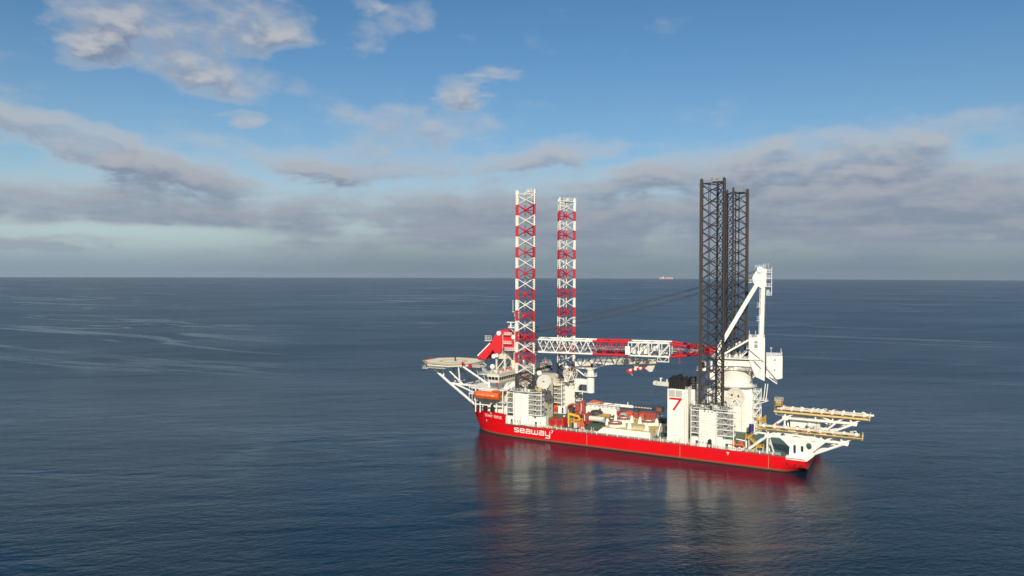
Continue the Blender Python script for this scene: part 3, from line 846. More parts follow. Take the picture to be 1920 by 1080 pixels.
    # supporting trusses down to the bow
    for yy, nm in ((cy - 9.5, 0), (cy + 9.5, 1)):
        top_l = (cx - 9.0, yy, z - 1.2); kn = (cx + 4.5, yy, z - 10.2); foot = (-13.6 if nm == 0 else -13.6, 10.5 if nm == 0 else 39.5, FC + .2)
        r_in = (-9.5, yy, z - 10.4)
        part('strut', MB().mat('white').tube(top_l, kn, .62, 8), h)
        part('strut', MB().mat('white').tube(kn, foot, .62, 8), h)
        part('chord', MB().mat('white').tube(kn, r_in, .52, 8), h)
        part('strut', MB().mat('white').tube((cx + 12.5, yy, z - 1.2), (-8.8, yy + 1, z - 9.8), .50, 8), h)
        for a, b in (((cx + .2, z - 1.2), (cx + .5, z - 8)), ((cx + .5, z - 1.2), (cx + 12.6, z - 10.3)), ((cx + 9.5, z - 1.2), (cx + 10.5, z - 10.3))):
            part('brace', MB().mat('white').tube((a[0], yy, a[1]), (b[0], yy, b[1]), .36, 6), h)
        part('brace', MB().mat('white').tube((cx + 7.5, yy, z - 10.2), (-13, foot[1] + (4 if nm == 0 else -4), 15), .38, 6), h)
    for x, zz in ((cx + 4.5, z - 10.2), (cx + 12, z - 10.3)):
        part('cross_tube', MB().mat('white').tube((x, cy - 9.5, zz), (x, cy + 9.5, zz), .3, 6), h)
    for yy in (cy - 2,):
        for a, b in (((cx + 1, z - 1.5), (cx + 4.6, z - 10)), ((cx + 3.5, z - 1.5), (cx + 3, z - 6)), ((cx + 4.6, z - 10), (cx + 9, z - 1.5))):
            part('brace', MB().mat('offwhite').tube((a[0], yy, a[1]), (b[0], yy - 3, b[1]), .28, 5), h)


helideck()
# ------------------------------------------------------------------ legs
LX1, LX2, LY1, LY2, SIDE, TOP = 17.9, 103.7, 5.5, 44.5, 9.1, 114.5
HT = SIDE * math.sqrt(3) / 2
BAY = 4.9; Z_TOP = 112.8


def leg_pts(s):
    return [Vector((-SIDE / 2, -s * HT / 3, 0)), Vector((SIDE / 2, -s * HT / 3, 0)), Vector((0, s * 2 * HT / 3, 0))]


def leg(X, Y, s, banded, label, zlow):
    t = thing('lattice_tower', label, 'lattice leg', (X, Y, 0), 'lattice jack-up legs of the vessel')
    P = leg_pts(s)
    nb = int((Z_TOP - zlow) / BAY)

    def colour(k):
        if not banded: return 'leg_dark'
        if Z_TOP - (k + 1) * BAY < 28.6 - 0.5: return 'leg_dark'
        return 'leg_red' if k % 2 else 'leg_white'
    # chords: round tube with a toothed rack plate, painted in bands
    for i, p in enumerate(P):
        mb = MB(); rad = p.normalized(); tan = Vector((-rad.y, rad.x, 0))
        segs = [(TOP, Z_TOP - BAY, colour(0))] + [(Z_TOP - k * BAY, Z_TOP - (k + 1) * BAY, colour(k)) for k in range(1, nb)] + [(Z_TOP - nb * BAY, -7.0, 'leg_dark')]
        for za, zb, c in segs:
            mb.mat(c if not (c == 'leg_dark' and not banded) else 'leg_dark')
            mb.tube((p.x, p.y, za), (p.x, p.y, zb), .45, 10, caps=(za == TOP))
            mb.obox((p.x, p.y), rad, tan, .70, .10, zb, za)
        mb.mat('leg_dark' if not banded else 'leg_white').tube((p.x, p.y, TOP), (p.x, p.y, TOP + .35), .30, 8)
        # rack teeth on the outer edge: coarse notches that catch the light
        mb.mat('charcoal')
        z = 24.0
        while z < 112:
            for sg in (1, -1):
                q = p + rad * (.72 * sg)
                mb.obox((q.x, q.y), rad, tan, .09, .13, z, z + .55)
            z += 1.1
        o = bpy.data.objects.new('chord', mb.mesh('chord')); shade(o.data); COL.objects.link(o); o.parent = t
    # braces: one mesh per face, diagonal and colour, shared by all bays
    cache = {}

    def brace_mesh(key, a, b, c, r_):
        if key not in cache: cache[key] = MB().mat(c).tube(a, b, r_ * (.86 if not banded else 1.0), 8).mesh('brace'); shade(cache[key])
        return cache[key]
    up = Vector((0, 0, 1))
    for k in range(nb):
        c = colour(k); z1 = Z_TOP - k * BAY - (.2 if k else .9); z0 = Z_TOP - (k + 1) * BAY + .35
        zb = Z_TOP - (k + 1) * BAY
        for i in range(3):
            a = P[i]; b = P[(i + 1) % 3]; d = (b - a).normalized() * .55
            for q, (u, w) in enumerate(((a + d, b - d), (b - d, a + d))):
                me = brace_mesh((i, q, c, k == 0), u + up * (z1 - zb), w + up * (z0 - zb), c, .205)
                child('brace', me, t, (0, 0, zb))
        mids = [(P[i] + P[(i + 1) % 3]) / 2 + up * (BAY / 2) for i in range(3)]
        for i in range(3):
            me = brace_mesh(('m', i, c), mids[i], mids[(i + 1) % 3], c, .12)
            child('inner_brace', me, t, (0, 0, zb))
    c = colour(0)
    for i in range(3):
        a = P[i]; b = P[(i + 1) % 3]
        child('top_brace', MB().mat(c).tube(a + up * Z_TOP, b + up * Z_TOP, .24, 8).mesh('top_brace'), t, (0, 0, 0))
    # service pipes and ladder inside
    mb = MB()
    px = -1.7 if s == 1 else 0.0
    for dx in ((px - 1.0, px - .4) if s == 1 else (.1, 1.6)):
        r_ = .14 if s == 1 else .26
        for k in range(nb):
            cc = colour(k)
            mb.mat('light_grey' if (banded and s == 1) else cc)
            if banded and s == 1 and k % 2: mb.mat('leg_red')
            yy = s * (1.4 if s == 1 else .6)
            if banded and s == -1 and Z_TOP - k * BAY < 31: break
            mb.tube((dx, yy, Z_TOP - k * BAY), (dx, yy, Z_TOP - (k + 1) * BAY), r_, 6)
    if banded and s == -1: mb.mat('leg_white').tube((.1, -.6, 34), (.1, -.6, 27.5), .3, 6).tube((1.6, -.6, 34), (1.6, -.6, 27.5), .3, 6)
    child('riser_pipe', mb.mesh('riser_pipe'), t, (0, 0, 0))
    # access platform at the head
    wc = 'leg_white' if banded else 'grey'
    x0, x1 = (-.6, 4.1) if s == 1 else (-1.2, 3.4)
    yy = P[0].y
    mb = MB().mat(wc).box(x0, x1, min(yy - .5 * s, yy + 2.4 * s), max(yy - .5 * s, yy + 2.4 * s), Z_TOP + .5, Z_TOP + .75)
    ya, yb = yy - .5 * s, yy + 2.4 * s
    mb.rail([(x0, ya, Z_TOP + .75), (x1, ya, Z_TOP + .75), (x1, yb, Z_TOP + .75), (x0, yb, Z_TOP + .75)], 1.4, .8, .05, close=True)
    mb.box(x0 + 1.6, x0 + 2.5, ya + .4 * s if s == 1 else ya - 1.2, ya + 1.2 * s if s == 1 else ya - .4, Z_TOP + .75, Z_TOP + 1.6)
    mb.tube((x0 + .3, ya, Z_TOP + .5), (x0 + .3, ya, Z_TOP - 2), .09, 4)
    child('head_platform', mb.mesh('head_platform'), t, (0, 0, 0))
    return t


leg(LX1, LY1, 1, True, 'red and white banded lattice leg rising beside the orange lifeboat', 16)
leg(LX1, LY2, -1, True, 'shorter looking red and white banded lattice leg beyond the crane boom', 16)
leg(LX2, LY1, 1, False, 'dark brown lattice leg standing next to the white funnel, tallest of all', 16)
leg(LX2, LY2, -1, False, 'dark lattice leg that passes up through the main crane turret', 16)


# ------------------------------------------------------------------ jacking houses
def jack_house(X, Y, s, style):
    P = leg_pts(s); zt = 21.6
    h = bpy.data.objects.new('jack_house', None)
    pl = []
    for i in range(3):
        p = P[i]; r_ = p.normalized(); tn = Vector((-r_.y, r_.x, 0))
        for q in (-1.5, 1.5): pl.append((X + p.x + r_.x * .55 + tn.x * q, Y + p.y + r_.y * .55 + tn.y * q))
    pl.sort(key=lambda q: math.atan2(q[1] - Y, q[0] - X))
    mb = MB().mat('white').prism(pl, DK, zt)
    h = part('jack_house', mb, vessel, at=(X, Y, DK))
    up = Vector((0, 0, 1))
    # panels in the middle of each face
    for i in range(3):
        a, b = P[i], P[(i + 1) % 3]; c = (a + b) / 2; out = c.normalized(); ax = (b - a).normalized()
        if ax.x < 0 and i == 0: ax = -ax
        c2 = (X + c.x + out.x * 1.5 - ax.x * (.9 if i == 0 else 0), Y + c.y + out.y * 1.5 - ax.y * (.9 if i == 0 else 0))
        if i == 0 and style == 'tapered':
            y0 = Y - s * HT / 3 - 2.55
            part('leg_guide_panel', MB().mat('white').slabxz([(X - 4.9, DK), (X - 2.3, DK), (X - .6, 10), (X - .4, 19.4), (X - 1.2, 20.2), (X - 4.9, 20.6)], y0, y0 + 2.4), h)
            part('base_column', MB().mat('white').box(X + 1.2, X + 4.6, y0 + .6, y0 + 2.4, DK, 11.4), h)
            part('base_column', MB().mat('offwhite').box(X - .2, X + 1.2, y0 + 1.3, y0 + 2.4, 10.5, 20), h)
            part('dark_opening', MB().mat('charcoal').box(X - 2.2, X + 1.1, y0 + 2.3, y0 + 2.42, DK, 9.4), h)  # charcoal sheet paints the shade in the gap beside the tapered panel
            part('base_column', MB().mat('white').box(X + 6.6, X + 11.4, y0 + 1.2, y0 + 4, DK, 10.6), h)
        elif i == 0 and s == 1:
            y0 = Y - HT / 3 - 2.55
            mbp = MB().mat('white').slabxz([(X - 4.2, DK), (X - 1.2, DK), (X - .6, 9.0), (X + .4, 9.6), (X + .9, 9.0), (X + 1.2, DK), (X + 1.4, DK), (X + 1.4, 21.2), (X - 4.2, 21.2)], y0, y0 + 2.4)
            pnl = part('leg_guide_panel', mbp, h)
            gl = MB().mat('light_grey')
            for q in range(6): gl.box(X - 2.6 + q * .72, X - 2.56 + q * .72, y0 - .05, y0, 9.8, 19.6)
            for q in range(9): gl.box(X - 2.6, X + 1.0, y0 - .046, y0, 9.8 + q * 1.2, 9.84 + q * 1.2)
            part('panel_grid', gl, pnl)
            for q in range(3): part('vent', MB().mat('grey').lathe((X - 2.0 + q * 1.5, y0 - .03, 20.4), [(.001, 0), (.34, 0), (.34, .1)], 8, 'y'), pnl)
            part('side_column', MB().mat('white').box(X + 1.4, X + 3.0, y0 + .9, y0 + 2.4, DK, 20.6), h)
            part('dark_opening', MB().mat('black').box(X - 1.1, X + 1.15, y0 + .7, y0 + 2.38, DK, 9.4), h)
        else:
            part('leg_guide_panel', MB().mat('white').obox(c2, ax, out, 2.6, 1.3, DK, 21.3), h)
    # gear stacks round each chord: white galleries with grey drives between them
    rr = random.Random(int(X + Y))
    for i in range(3):
        p = P[i]; r_ = p.normalized(); tn = Vector((-r_.y, r_.x, 0))
        if s == 1 and i < 2:
            r_ = Vector((0, -1, 0)); tn = Vector((1, 0, 0))
        c = Vector((X, Y, 0)) + p + r_ * 2.6
        if s == 1 and i < 2: c = Vector((X + (6.2 if i else (-6.5 if style == 'tapered' else -5.8)), Y - 3.5, 0))
        hw = 3.5 if (i == 2 or (i == 1 and s == 1)) else 3.2
        if s == 1 and i == 0: hw = 1.9
        q2 = lambda u, w, z: (c.x + r_.x * u + tn.x * w, c.y + r_.y * u + tn.y * w, z)
        for k, z in enumerate((11.2, 13.5, 15.8, 18.1, 20.4)):
            mb = MB().mat('white').obox((c.x, c.y), r_, tn, 1.7, hw, z, z + .28)
            if k < 4:
                mb.rail([q2(-1.5, -hw + .1, z + .28), q2(1.6, -hw + .1, z + .28), q2(1.6, hw - .1, z + .28), q2(-1.5, hw - .1, z + .28)], 1.0, 1.5, .05)
            part('gallery', mb, h)
            if k < 4:
                mb = MB()
                for w in (-hw * .5, hw * .5):
                    mb.mat('grey').obox(q2(.25, w, 0)[:2], r_, tn, .8, hw * .34, z + .4, z + 1.75)
                    mb.mat('charcoal').tube(q2(1.0, w - .5, z + 1.0), q2(1.45, w - .5, z + 1.0), .42, 8).tube(q2(1.0, w + .6, z + 1.2), q2(1.4, w + .6, z + 1.2), .36, 8)
                    mb.mat('light_grey').tube(q2(1.2, w - hw * .3, z + 1.75), q2(1.2, w + hw * .3, z + 1.75), .13, 5)
                    mb.mat('black').obox(q2(.6, w * 1.75, 0)[:2], r_, tn, .35, .22, z + .3, z + 1.2)
                part('jacking_drive', mb, h)
        mb = MB().mat('white')
        for w in (-hw + .15, hw - .15): mb.tube(q2(1.5, w, DK), q2(1.5, w, 22), .2, 6)
        mb.obox((c.x, c.y), r_, tn, 1.4, hw * .8, DK, 9.6)
        part('gallery_post', mb, h)
        part('dark_opening', MB().mat('charcoal').obox(q2(1.42, .7, 0)[:2], r_, tn, .05, .5, DK + .1, DK + 2.3), h)
    # roof with rail and clutter
    pl2 = [(X + (x - X) * 1.5, Y + (y - Y) * 1.42) for x, y in pl]
    mb = MB().mat('offwhite').prism(pl2, zt, zt + .35).mat('deck_green').prism([(X + (x - X) * 1.47, Y + (y - Y) * 1.39) for x, y in pl], zt + .35, zt + .42)
    mb.mat('white').rail([(x, y, zt + .35) for x, y in pl2], 1.15, 1.5, .06, close=True)
    part('top_platform', mb, h)
    mb = MB()
    for i in range(26):
        a = rr.uniform(0, 6.28); d = rr.uniform(5.2, 8.6); x, y = X + d * math.cos(a), Y + d * math.sin(a) * .85
        mb.mat(rr.choice(['white', 'white', 'offwhite', 'grey', 'charcoal', 'light_grey', 'yellow' if i % 6 == 0 else 'white']))
        w = rr.uniform(.25, .8); mb.box(x - w, x + w, y - w * .7, y + w * .7, zt + .42, zt + rr.uniform(.9, 2.2))
        if i % 4 == 0: mb.mat('white').tube((x, y, zt + .4), (x, y, zt + rr.uniform(2, 3.5)), .07, 4)
    part('roof_fitting', mb, h, kind='stuff')
    return h


jack_house(LX1, LY1, 1, 'tapered')
jack_house(LX1, LY2, -1, 'plain')
jack_house(LX2, LY1, 1, 'louvred')


# ------------------------------------------------------------------ hose reels
def hose_reel(cx, cy, cz, rad, label, yaw=0.0, red=False, solid=False, lean=False):
    t = thing('hose_reel', label, 'hose reel', (cx, cy, cz - rad - .4), 'hose reels on the jacking houses')
    A = Vector((math.cos(yaw), math.sin(yaw), 0)); N = Vector((-math.sin(yaw), math.cos(yaw), 0))
    C = Vector((cx, cy, cz))
    pt = lambda a, r_, n: C + A * (r_ * math.cos(a)) + Vector((0, 0, r_ * math.sin(a))) + N * n
    for sg, nm in ((-1, 'flange'), (1, 'flange')):
        mb = MB().mat('offwhite' if solid else 'cream')
        n = 28
        def annulus(r1, r2, th):
            vs = []; fs = []
            for i in range(n):
                a = 2 * math.pi * i / n
                vs += [pt(a, r1, sg * .9), pt(a, r2, sg * .9), pt(a, r2, sg * (.9 + th)), pt(a, r1, sg * (.9 + th))]
            for i in range(n):
                j = (i + 1) % n
                for q in range(4): fs.append((i * 4 + q, j * 4 + q, j * 4 + (q + 1) % 4, i * 4 + (q + 1) % 4))
            mb.add(vs, fs)
        if solid: annulus(.5, rad, .14)
        else:
            annulus(rad * .90, rad, .14)
            annulus(.3, rad * .28, .14)
        for i in range(8):
            a = math.pi * i / 4 + .2
            mb.bar(pt(a, rad * .2, sg * .97), pt(a, rad * .95, sg * .97), .22, .16)
        part(nm, mb, t)
    mb = MB().mat('offwhite' if not red else 'light_grey')
    vs = []; fs = []
    for i in range(28):
        a = 2 * math.pi * i / 28
        vs += [pt(a, rad * .72, -.9), pt(a, rad * .72, .9)]
    for i in range(28): fs.append((2 * i, 2 * ((i + 1) % 28), 2 * ((i + 1) % 28) + 1, 2 * i + 1))
    mb.add(vs, fs)
    part('hose_drum', mb, t, smooth=True)
    if not solid and not red:
        mb = MB().mat('offwhite'); vs = [pt(0, 0, -.8)]
        for i in range(28): vs.append(pt(2 * math.pi * i / 28, rad * .9, -.8))
        mb.add(vs, [(0, 1 + i, 1 + (i + 1) % 28) for i in range(28)])
        mb.mat('black')
        for a in (.5, 2.4, 4.4): mb.tube(pt(a, rad * .42, -.8), pt(a, rad * .42, -1.2), .38, 8)
        part('hub_motor', mb, t)
    mb = MB().mat('white')
    for sg in (-1, 1):
        for a in (-1, 1): mb.bar(C + N * (1.25 * sg) + A * (rad * .55 * a) - Vector((0, 0, rad + .4)), C + N * (1.25 * sg), .3, .3)
    part('stand', mb, t)
    return t


hr = hose_reel(26.0, 6.5, 26.0, 3.2, 'large white hose reel beside the banded leg near the lifeboat', .12, solid=True)
part('motor_housing', MB().mat('white').ball((23.6, 6.2, 29.8), 1.35), hr, smooth=True)
hr2 = hose_reel(112.0, 8.5, 25.9, 3.7, 'grey white spoked hose reel between dark leg and crane pedestal', .10)
hr3 = hose_reel(24.6, 38.0, 26.2, 3.6, 'hose reel with red hoses beside the pedestal crane bracket', .95, red=True)
mb = MB().mat('leg_red')
for off, r_ in ((-.35, 3.75), (.1, 3.85)):
    pts = []
    for i in range(15):
        a = R(150 - i * 13)
        A = Vector((math.cos(.95), math.sin(.95), 0)); N = Vector((-math.sin(.95), math.cos(.95), 0))
        pts.append(Vector((24.6, 38, 26.2)) + A * (r_ * math.cos(a)) + Vector((0, 0, r_ * math.sin(a))) + N * off)
    mb.path(pts, .13, 5)
part('hose', mb, hr3)
part('reel_hood', MB().mat('white').box(22.4, 24.0, 36.0, 37.6, 22.0, 29.6).ball((23.2, 36.8, 29.4), 1.15), hr3)
# ------------------------------------------------------------------ funnel
def funnel():
    x0, x1, y0, y1, z1 = 85.6, 92.9, 2.6, 9.5, 28.2
    f = part('funnel', MB().mat('white').box(x0, x1, y0, y1, DK, z1).box(x1, x1 + 1.0, y0 + 1.2, y1, DK, 28.0).box(x0 + .4, x1 + 2.2, y1, y1 + 7.5, DK, 27.4), vessel)
    for k in range(2):                                         # louvred air intakes
        xa = x0 + .55 + k * 2.95
        lv = MB().mat('light_grey').box(xa, xa + 2.6, y0 - .10, y0, 25.0, 27.7)
        lo = part('louvre', lv, f)
        mb = MB().mat('offwhite')
        for i in range(9): mb.bar((xa + .1, y0 - .14, 25.2 + i * .29), (xa + 2.5, y0 - .14, 25.2 + i * .29), .14, .10)
        part('slat', mb, lo)
    mb = MB().mat('red')
    surf = lambda x, z: y0
    strokes(mb, '7', x0 + 1.5, 19.9, 4.1, 4.2, .85, surf, .04)
    mb.lathe((x0 + 1.2, y0 - .05, 24.1), [(.001, 0), (.42, 0)], 12, 'y').lathe((x0 + 2.72, y0 - .052, 19.6), [(.001, 0), (.42, 0)], 12, 'y')
    part('emblem', mb, f)
    part('seam', MB().mat('offwhite').box(x0 + .2, x1 - .2, y0 - .03, y0, 8.0, 8.05).box(x0 + .2, x1 - .2, y0 - .03, y0, 8.8, 8.84), f)
    rr = random.Random(11)
    cas = part('exhaust_casing', MB().mat('black').box(x0 + .4, x1 - .4, y0 + .8, y1 + 5.2, z1, z1 + 3.7), f)
    for i in range(8):
        x = x0 + .62 + i * .86; h = z1 + 3.9 + rr.uniform(-.1, .2)
        part('exhaust_pipe', MB().mat('black').tube((x, y0 + .8, z1), (x, y0 + .8, h), .42, 10).tube((x, y0 + .8, h), (x + .1, y0 + 1.5, h + .35), .34, 10).mat('charcoal').tube((x, y0 + .8, z1 + 1.4), (x, y0 + .8, z1 + 1.55), .42, 10).tube((x, y0 + .8, z1 + 2.8), (x, y0 + .8, z1 + 2.95), .42, 10), f, smooth=True)
    for i in range(13):
        x = x0 + .8 + (i % 5) * 1.4 + rr.uniform(-.25, .25); y = y0 + 1.2 + (i // 5) * 3.2 + rr.uniform(-.4, .4); h = z1 + 4.1 + rr.uniform(-.1, .25) + (.7 if i == 7 else 0)
        r_ = rr.uniform(.42, .62)
        mb = MB().mat('black').tube((x, y, z1 + 3.8), (x, y, h), r_, 10).tube((x, y, h), (x + .2, y + .9, h + .4), r_, 10)
        part('exhaust_pipe', mb, f, smooth=True)
    mb = MB().mat('black').lathe((x1 + .9, y1 + 2.6, 27.4), [(1.5, 0), (1.5, 5.2), (.01, 5.2)], 16)
    for k in range(4): mb.mat('grey').lathe((x1 + .9, y1 + 2.6, 28.2 + k * 1.1), [(1.53, 0), (1.53, .07)], 16)
    part('silencer', mb, f, smooth=True)
    mb = MB().mat('offwhite')
    for sx in (0, 1.4):
        for sy in (0, 1.4): mb.tube((x1 + 2.6 + sx, y1 + .5 + sy, DK), (x1 + 2.6 + sx, y1 + .5 + sy, 31), .1, 4)
    for k in range(11):
        z = 7 + k * 2.2
        mb.tube((x1 + 2.6, y1 + .5, z), (x1 + 4, y1 + .5, z + 2.1), .07, 4).box(x1 + 2.5, x1 + 4.1, y1 + .4, y1 + 2, z, z + .08)
    part('access_tower', mb, f)
    part('roof_rail', MB().mat('white').rail([(x1 - .1, y0 + 1.3, 28.2), (x1 + .9, y0 + 1.3, 28.0), (x1 + .9, y1, 28)], 1.1, 1.0), f)


funnel()

# ------------------------------------------------------------------ main crane
AL = R(11.0)
CC = Vector((LX2, LY2, 0)); CU = Vector((-math.cos(AL), -math.sin(AL), 0)); CV = Vector((math.sin(AL), -math.cos(AL), 0))


def C3(u, v, z): return CC + CU * u + CV * v + Vector((0, 0, z))


def cbox(mb, u0, u1, v0, v1, z0, z1):
    c = C3((u0 + u1) / 2, (v0 + v1) / 2, 0)
    return mb.obox((c.x, c.y), CU, CV, abs(u1 - u0) / 2, abs(v1 - v0) / 2, z0, z1)


def main_crane():
    ped = part('crane_pedestal', MB().mat('white').prism([(97.5, 37.6), (110.2, 37.0), (113.2, 40.5), (113.2, 49.4), (95.4, 49.4), (95.4, 39.6)], DK, 22.0)
               .add([(97.5, 37.6, 22), (110.2, 37.0, 22), (113.2, 40.5, 22), (113.2, 49.4, 22), (95.4, 49.4, 22), (95.4, 39.6, 22)] +
                    [(LX2 + 8.6 * math.cos(t), LY2 + 8.6 * math.sin(t), 25.6) for t in (R(-125), R(-58), R(-20), R(40), R(140), R(-165))],
                    [(i, (i + 1) % 6, 6 + (i + 1) % 6, 6 + i) for i in range(6)]), vessel)
    part('weld_line', MB().mat('light_grey').path([(104.5, 37.18, 7), (104.5, 37.18, 17.5), (103.6, 37.2, 19), (100.5, 37.35, 21)], .06, 4), ped)
    part('hatch_mark', MB().mat('leg_red').lathe((105.6, 37.15, 8), [(.001, 0), (.5, 0), (.5, .1)], 12, 'y'), ped)
    # stair tower against the aft side
    mb = MB().mat('white')
    for k, z in enumerate((9.0, 12.8, 16.6, 20.4, 24.2)):
        mb.box(113.2, 116.2, 38.8, 42.0, z, z + .2).rail([(113.3, 38.9, z + .2), (116.1, 38.9, z + .2), (116.1, 41.9, z + .2)], 1.1, 1.0, .07)
        if k < 4: mb.stair((113.6, 39.4, z + .2), (116.0, 39.4, z + 3.8), .8)
    for x in (113.5, 116.1):
        for y in (38.9, 41.9): mb.tube((x, y, DK), (x, y, 25), .13, 5)
    mb.bar((113.3, 38.8, 18.0), (119.2, 38.6, 20.4), .3, .3).box(116, 119.6, 38.4, 39.6, 20.4, 20.6).rail([(116, 38.5, 20.6), (119.5, 38.5, 20.6)], 1.1, 1.1)
    mb.tube((118.6, 38.6, 20.6), (119.4, 38.6, 28.0), .2, 5).tube((117.6, 38.6, 20.6), (118.4, 38.6, 28), .2, 5)
    part('stair_tower', mb, ped)
    part('control_hut', MB().mat('white').box(112.4, 115.8, 35.4, 38.2, DK, 9.8), vessel)
    t = thing('main_crane', 'white heavy-lift crane with long red and white lattice boom laid over the ship', 'crane', (LX2, LY2, 25.6))
    slew = MB().mat('white')
    slew.lathe((LX2, LY2, 0), [(9.3, 25.6), (9.3, 26.0), (8.2, 26.0), (8.2, 31.4), (8.7, 32.2), (8.7, 33.2), (4.0, 33.2)], 40)
    o = part('turret', slew, t, smooth=True)
    mb = MB().mat('offwhite').lathe((LX2, LY2, 0), [(10.3, 25.7), (10.3, 25.9), (8.2, 25.9)], 40)
    mb.mat('white').rail([(LX2 + 10.2 * math.cos(R(a)), LY2 + 10.2 * math.sin(R(a)), 25.9) for a in range(0, 360, 15)], 1.1, 1.4, .06, close=True)
    part('ring_walkway', mb, t)
    # machinery house
    mb = MB().mat('white')
    cbox(mb, -10.5, 8.0, -8.4, 8.4, 35.2, 38.4); cbox(mb, -9.5, 7.0, -6.6, 6.6, 33.2, 35.2)
    house = part('machinery_house', mb, t)
    mb = MB().mat('white'); cbox(mb, -11.5, 9.5, 7.2, 9.8, 38.4, 38.75); cbox(mb, -11.5, 9.5, -9.8, 7.2, 38.4, 38.7)
    mb.rail([C3(9.4, 9.7, 38.75), C3(-6, 9.7, 38.75)], 1.1, 1.4, .06)
    mb.rail([C3(9.4, -9.7, 38.75), C3(-11, -9.7, 38.75)], 1.1, 1.4, .06)
    part('roof_walkway', mb, house)
    mb = MB().mat('rust'); cbox(mb, -6.2, 7.8, 8.4, 8.5, 37.6, 37.85); cbox(mb, -9, 8.4, 8.45, 8.8, 33.1, 33.25); part('drip_edge', mb, house)
    mb = MB(); rr = random.Random(5)
    for i in range(16):
        u = rr.uniform(-8, 7.5); w = rr.uniform(.3, .9); mb.mat(rr.choice(['white', 'offwhite', 'grey', 'light_grey', 'white'])); cbox(mb, u - w, u + w, 6.8, 8.6, 33.25, 33.25 + rr.uniform(.6, 1.7))
    mb.mat('white').rail([C3(8.4, 9.2, 33.2), C3(-8.5, 9.2, 33.2)], 1.1, 1.4, .06)
    part('winch_gear', mb, t, kind='stuff')
    mb = MB().mat('light_grey')
    for i in range(8): cbox(mb, 6 - i * .55, 6.2 - i * .55, 8.42, 8.46, 36.6, 36.75)
    part('nameplate', mb, house)
    mb = MB()
    for i in range(20):
        u = rr.uniform(-8.5, 8); v = rr.uniform(-7, 9); w = rr.uniform(.2, .6); mb.mat(rr.choice(['white', 'offwhite', 'light_grey'])); cbox(mb, u - w, u + w, v - w, v + w, 38.75, 38.75 + rr.uniform(.5, 1.6))
        if i % 4 == 0: mb.mat('white').tube(C3(u, v, 38.7), C3(u, v, 41.8), .09, 4)
    part('roof_fitting', mb, house, kind='stuff')
    # operator's cab at the boom foot
    mb = MB().mat('white'); cbox(mb, 9.2, 14.2, 7.0, 10.4, 33.4, 37.0); cbox(mb, 14.2, 16.0, 6.8, 10.6, 33.0, 33.3); cbox(mb, 9.2, 16.0, 6.8, 10.6, 32.7, 33.4)
    cbox(mb, 8.2, 12.0, 6.8, 9.0, 28.8, 32.7)
    cab = part('operator_cab', mb, t)
    mb = MB().mat('glass'); cbox(mb, 14.2, 14.35, 7.3, 10.1, 34.0, 36.6); cbox(mb, 12.4, 14.0, 10.4, 10.46, 34.0, 36.4)
    part('cab_window', mb, cab)
    part('cab_rail', MB().mat('white').rail([C3(14.2, 10.5, 33.4), C3(15.9, 10.5, 33.4), C3(15.9, 7, 33.4)], 1.1, .9, .06), cab)
    # mast pair with raking legs
    for v in (8.0, -8.0):
        sg = 1 if v > 0 else -1
        mb = MB().mat('white'); mb.bar(C3(-11.6, v, 46), C3(-12.1, v * .9, 71), 1.55, 1.55)
        part('mast', mb, t)
        mb = MB().mat('white'); mb.bar(C3(7.6, v, 41.2), C3(-10.2, v * .9, 73.2), 2.3, 1.7)
        part('raking_leg', mb, t)
        mb = MB().mat('white'); mb.bar(C3(6.5, v, 39.0), C3(-6.6, v, 47.3), .75, .75)
        part('stay', mb, t)
        mb = MB().mat('white')
        p = [C3(-5.9, v - .9, 38.4), C3(-12.9, v - .9, 30.0), C3(-12.9, v - .9, 48.4), C3(-5.9, v - .9, 48.0), C3(-5.9, v - .9, 44.5)]
        prof = [(-6.2, 38.4), (-9.0, 31.0), (-12.9, 29.2), (-12.9, 48.2), (-6.2, 48.2)]
        n = len(prof); vs = [C3(a, v - 1.0, z) for a, z in prof] + [C3(a, v + 1.0, z) for a, z in prof]
        mb.add(vs, [tuple(range(n)), tuple(range(2 * n - 1, n - 1, -1))] + [(i, n + i, n + (i + 1) % n, (i + 1) % n) for i in range(n)])
        mf = part('mast_foot', mb, t)
        if sg == 1:
            mb = MB().mat('grey'); cbox(mb, -9.9, -8.5, v + 1.0, v + 1.06, 43.6, 45.2); cbox(mb, -9.9, -8.5, v + 1.0, v + 1.06, 45.6, 46.6); part('opening', mb, mf)
            mb = MB().mat('white').rail([C3(-6.3, v + .9, 48.2), C3(-12.8, v + .9, 48.2), C3(-12.8, v - .9, 48.2)], 1.1, 1.1, .06)
            for u in (-6.4, -9): mb.tube(C3(u, v + .8, 48.2), C3(u, v + .8, 51.2), .1, 4)
            part('top_rail', mb, mf)
            mb = MB().mat('white').stair(C3(-6.2, v + 1.7, 43.5), C3(-12.6, v + 1.7, 38.0), .9).stair(C3(-8.6, v + 1.7, 38.2), C3(-11.6, v + 1.7, 35.0), .9).stair(C3(-12.0, v + 1.7, 35.0), C3(-8.0, v + 1.7, 30.5), .9)
            cbox(mb, -5.2, -6.6, v + .9, v + 2.3, 43.2, 43.4); mb.rail([C3(-5.3, v + 2.2, 43.4), C3(-6.5, v + 2.2, 43.4)], 1.1, 1)
            mb.stair(C3(-2.5, v + 1.2, 38.8), C3(-5.5, v + 1.2, 42.0), .9).stair(C3(-13.4, v + 1.7, 31.5), C3(-18.0, v + 1.7, 28.4), .8)
            part('stair', mb, mf)
            # ladder cage and small landings on the mast
            mb = MB().mat('white').tube(C3(-10.6, v, 48.4), C3(-10.9, v * .9, 71), .09, 4).tube(C3(-10.3, v, 48.4), C3(-10.6, v * .9, 71), .09, 4)
